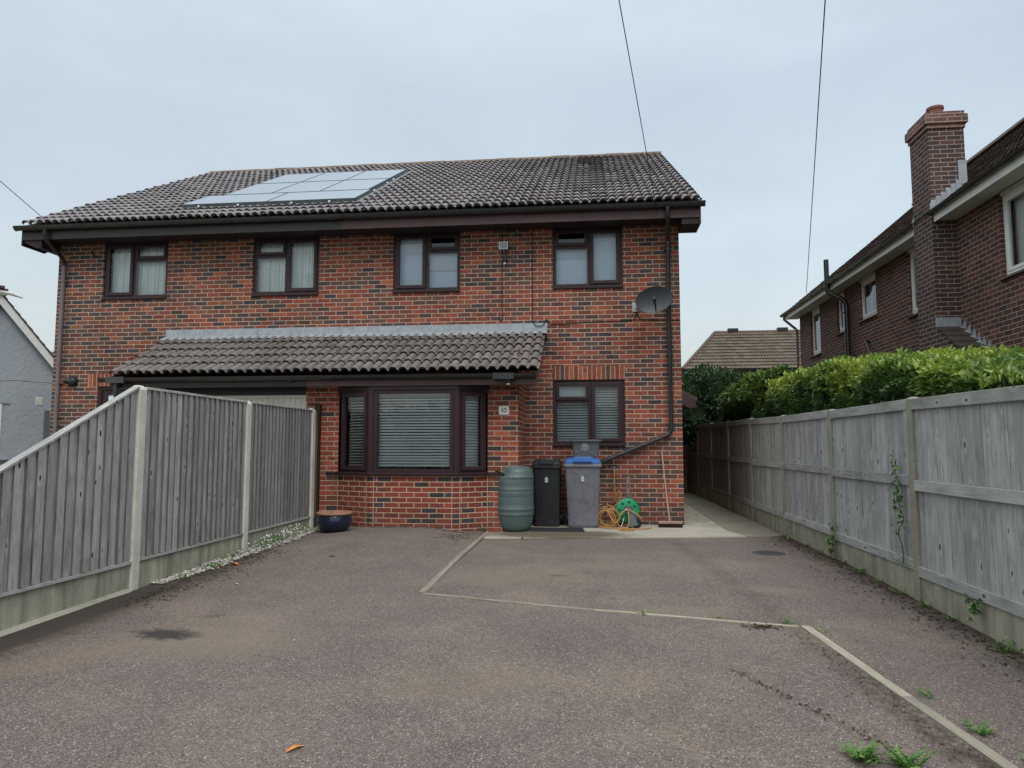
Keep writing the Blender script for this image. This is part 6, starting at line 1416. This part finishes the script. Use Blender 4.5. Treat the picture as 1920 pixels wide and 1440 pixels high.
# hose
random.seed(14); mb = MB()
def circ(cx, cy, cz, rx, rz_, ph, n, ty=0, tz=0): return [Vector((cx + rx * math.cos(ph + 2 * math.pi * i / n), cy + ty * math.sin(ph + 2 * math.pi * i / n), cz + rz_ * math.sin(ph + 2 * math.pi * i / n) + tz * i / n)) for i in range(n)]
P = [Vector((.34, YM - .09, .85)), Vector((.345, YM - .085, .7)), Vector((.35, YM - .08, .5)), Vector((.355, YM - .09, .38)), Vector((.38, YM - .12, .52)), Vector((.42, YM - .13, .56)), Vector((.435, YM - .13, .48)), Vector((.38, YM - .16, .36)), Vector((.25, YM - .2, .27)), Vector((.12, YM - .25, .22))]
for k in range(8):
    P += circ(.20 + random.uniform(-.04, .06), 11.55 - k * .035, .20 - k * .008 + random.uniform(-.02, .02), random.uniform(.11, .17), random.uniform(.11, .16), random.uniform(0, 1) + 1.5, 9, random.uniform(-.06, .06))
P += [Vector((.33, 11.2, .10)), Vector((.42, 11.25, .24)), Vector((.50, 11.33, .29)), rc + Vector((0, -.05, .0))]
for p in P: p.z = max(p.z, .032)
mb.tube(catmull(P, 4), .0095, 6)
mb.tube(catmull([rc + Vector((0, -.05, 0)), Vector((.54, 11.30, .18)), Vector((.53, 11.25, .07)), Vector((.48, 11.2, .035)), Vector((.42, 11.1, .03)), Vector((.40, 11.0, .03)), Vector((.50, 10.93, .03)), Vector((.60, 10.97, .03)), Vector((.56, 11.1, .03)), Vector((.42, 11.22, .05)), Vector((.36, 11.28, .08))], 6), .0095, 6)
mb.tube(catmull([rc + Vector((.0, -.05, .01)), Vector((.60, 11.32, .27)), Vector((.68, 11.3, .22)), Vector((.73, 11.28, .16))], 6), .0095, 6)
mb.tube(catmull([Vector((.10, 11.3, .03)), Vector((.25, 11.2, .03)), Vector((.45, 11.15, .03)), Vector((.65, 11.14, .03)), Vector((.80, 11.2, .03)), Vector((.88, 11.32, .03))], 6), .0095, 6)
tag(mb.build('garden_hose', M['hose'], smooth=180), 'tangled orange garden hose coiled beside the green reel and hanging from the tap', 'hose')
# broom
br = thing('broom', 'wooden yard broom leaning against the wall at the right corner', 'broom', (1.17, 11.6, SZ))
mb = MB(); mb.tube([(1.175, 11.50, .10), (1.14, 11.68, .62), (1.105, 11.845, 1.19)], .0125, 10); mb.build('handle', M['handle'], br, smooth=60)
mb = MB(); mb.box(1.005, 1.365, 11.46, 11.53, .075, .115, grain='x'); mb.build('head', M['handle'], br, bevel=.008)
mb = MB(); random.seed(9)
for i in range(60):
    x = 1.008 + i * .0060; 
    for y in (11.465, 11.485, 11.505, 11.52): dx, dy = random.uniform(-.012, .012), random.uniform(-.02, .006); mb.face([(x, y, .078), (x + .006, y, .078), (x + .006 + dx, y + dy, .022), (x + dx, y + dy, .022)])
mb.box(1.012, 1.358, 11.47, 11.52, .03, .078); mb.build('bristles', M['bristle'], br)
# glazed pot with dry stem
pt_ = thing('plant_pot', 'glossy dark blue plant pot with terracotta rim and a dry stem', 'plant pot', (-3.62, 9.95, .08)); pzz = g(-3.62, 9.95)
Tp = Matrix.Translation((-3.625, 9.93, pzz)); mb = MB(); mb.lathe([(0, 0), (.15, 0), (.165, .01), (.215, .06), (.243, .12), (.245, .17), (.232, .215), (.222, .235)], 40, Tp); mb.build('bowl', M['pot_blue'], pt_, smooth=60)
mb = MB(); mb.lathe([(.222, .232), (.246, .24), (.253, .255), (.246, .272), (.225, .278), (.207, .27), (.20, .24), (.20, .22)], 40, Tp); mb.build('rim', M['pot_rim'], pt_, smooth=60)
mb = MB(); mb.lathe([(0, .236), (.205, .232)], 24, Tp); mb.build('soil', M['soil'], pt_)
mb = MB(); mb.tube(catmull([(-3.65, 9.93, pzz + .22), (-3.655, 9.93, pzz + .5), (-3.665, 9.94, pzz + .85), (-3.675, 9.94, pzz + 1.02), (-3.70, 9.94, pzz + 1.05)], 6), .004, 6)
for k in range(10): a = k * .63; mb.tube([(-3.69, 9.94, pzz + 1.04), (-3.69 + .035 * math.cos(a), 9.94 + .02 * math.sin(a * 2), pzz + 1.02 + .03 * math.sin(a))], .0025, 4)
mb.build('dry_stem', plain('dry_stem', (.10, .055, .04), .9, .2, .2, 20), pt_)

# ------------------------------------------------------------------ overhead wires to a pole behind the camera
PT = Vector((-3.1, -14.0, 8.38))
def wire(label, a, sag, r=.011):
    a = Vector(a); pts = []
    for i in range(41): t_ = i / 40; p = a.lerp(PT, t_); p.z -= sag * 4 * t_ * (1 - t_); pts.append(p)
    mb = MB(); mb.tube(pts, r, 6); tag(mb.build('overhead_wire', M['cable'], smooth=180), label, 'wire', 'overhead wires running to the houses')
wire('overhead wire running to the roof edge near the right end of the brick pair', (1.06, 11.41, 4.99), 0, .0055); wire('overhead wire running to the far end of the dark brick house on the right', (5.42, 18.7, 5.15), 0, .0075); wire('overhead wire running to the left eaves corner of the brick pair', (-9.5, 11.41, 5.2), 0, .006)
up = thing('utility_pole', 'wooden pole carrying the overhead wires behind the viewer', 'pole', (PT.x, PT.y - .12, -.2)); mb = MB(); mb.tube([(PT.x, PT.y - .12, -.3), (PT.x, PT.y - .12, 8.6)], [.15, .10], 12); mb.build('shaft', M['wood_brown'], up)
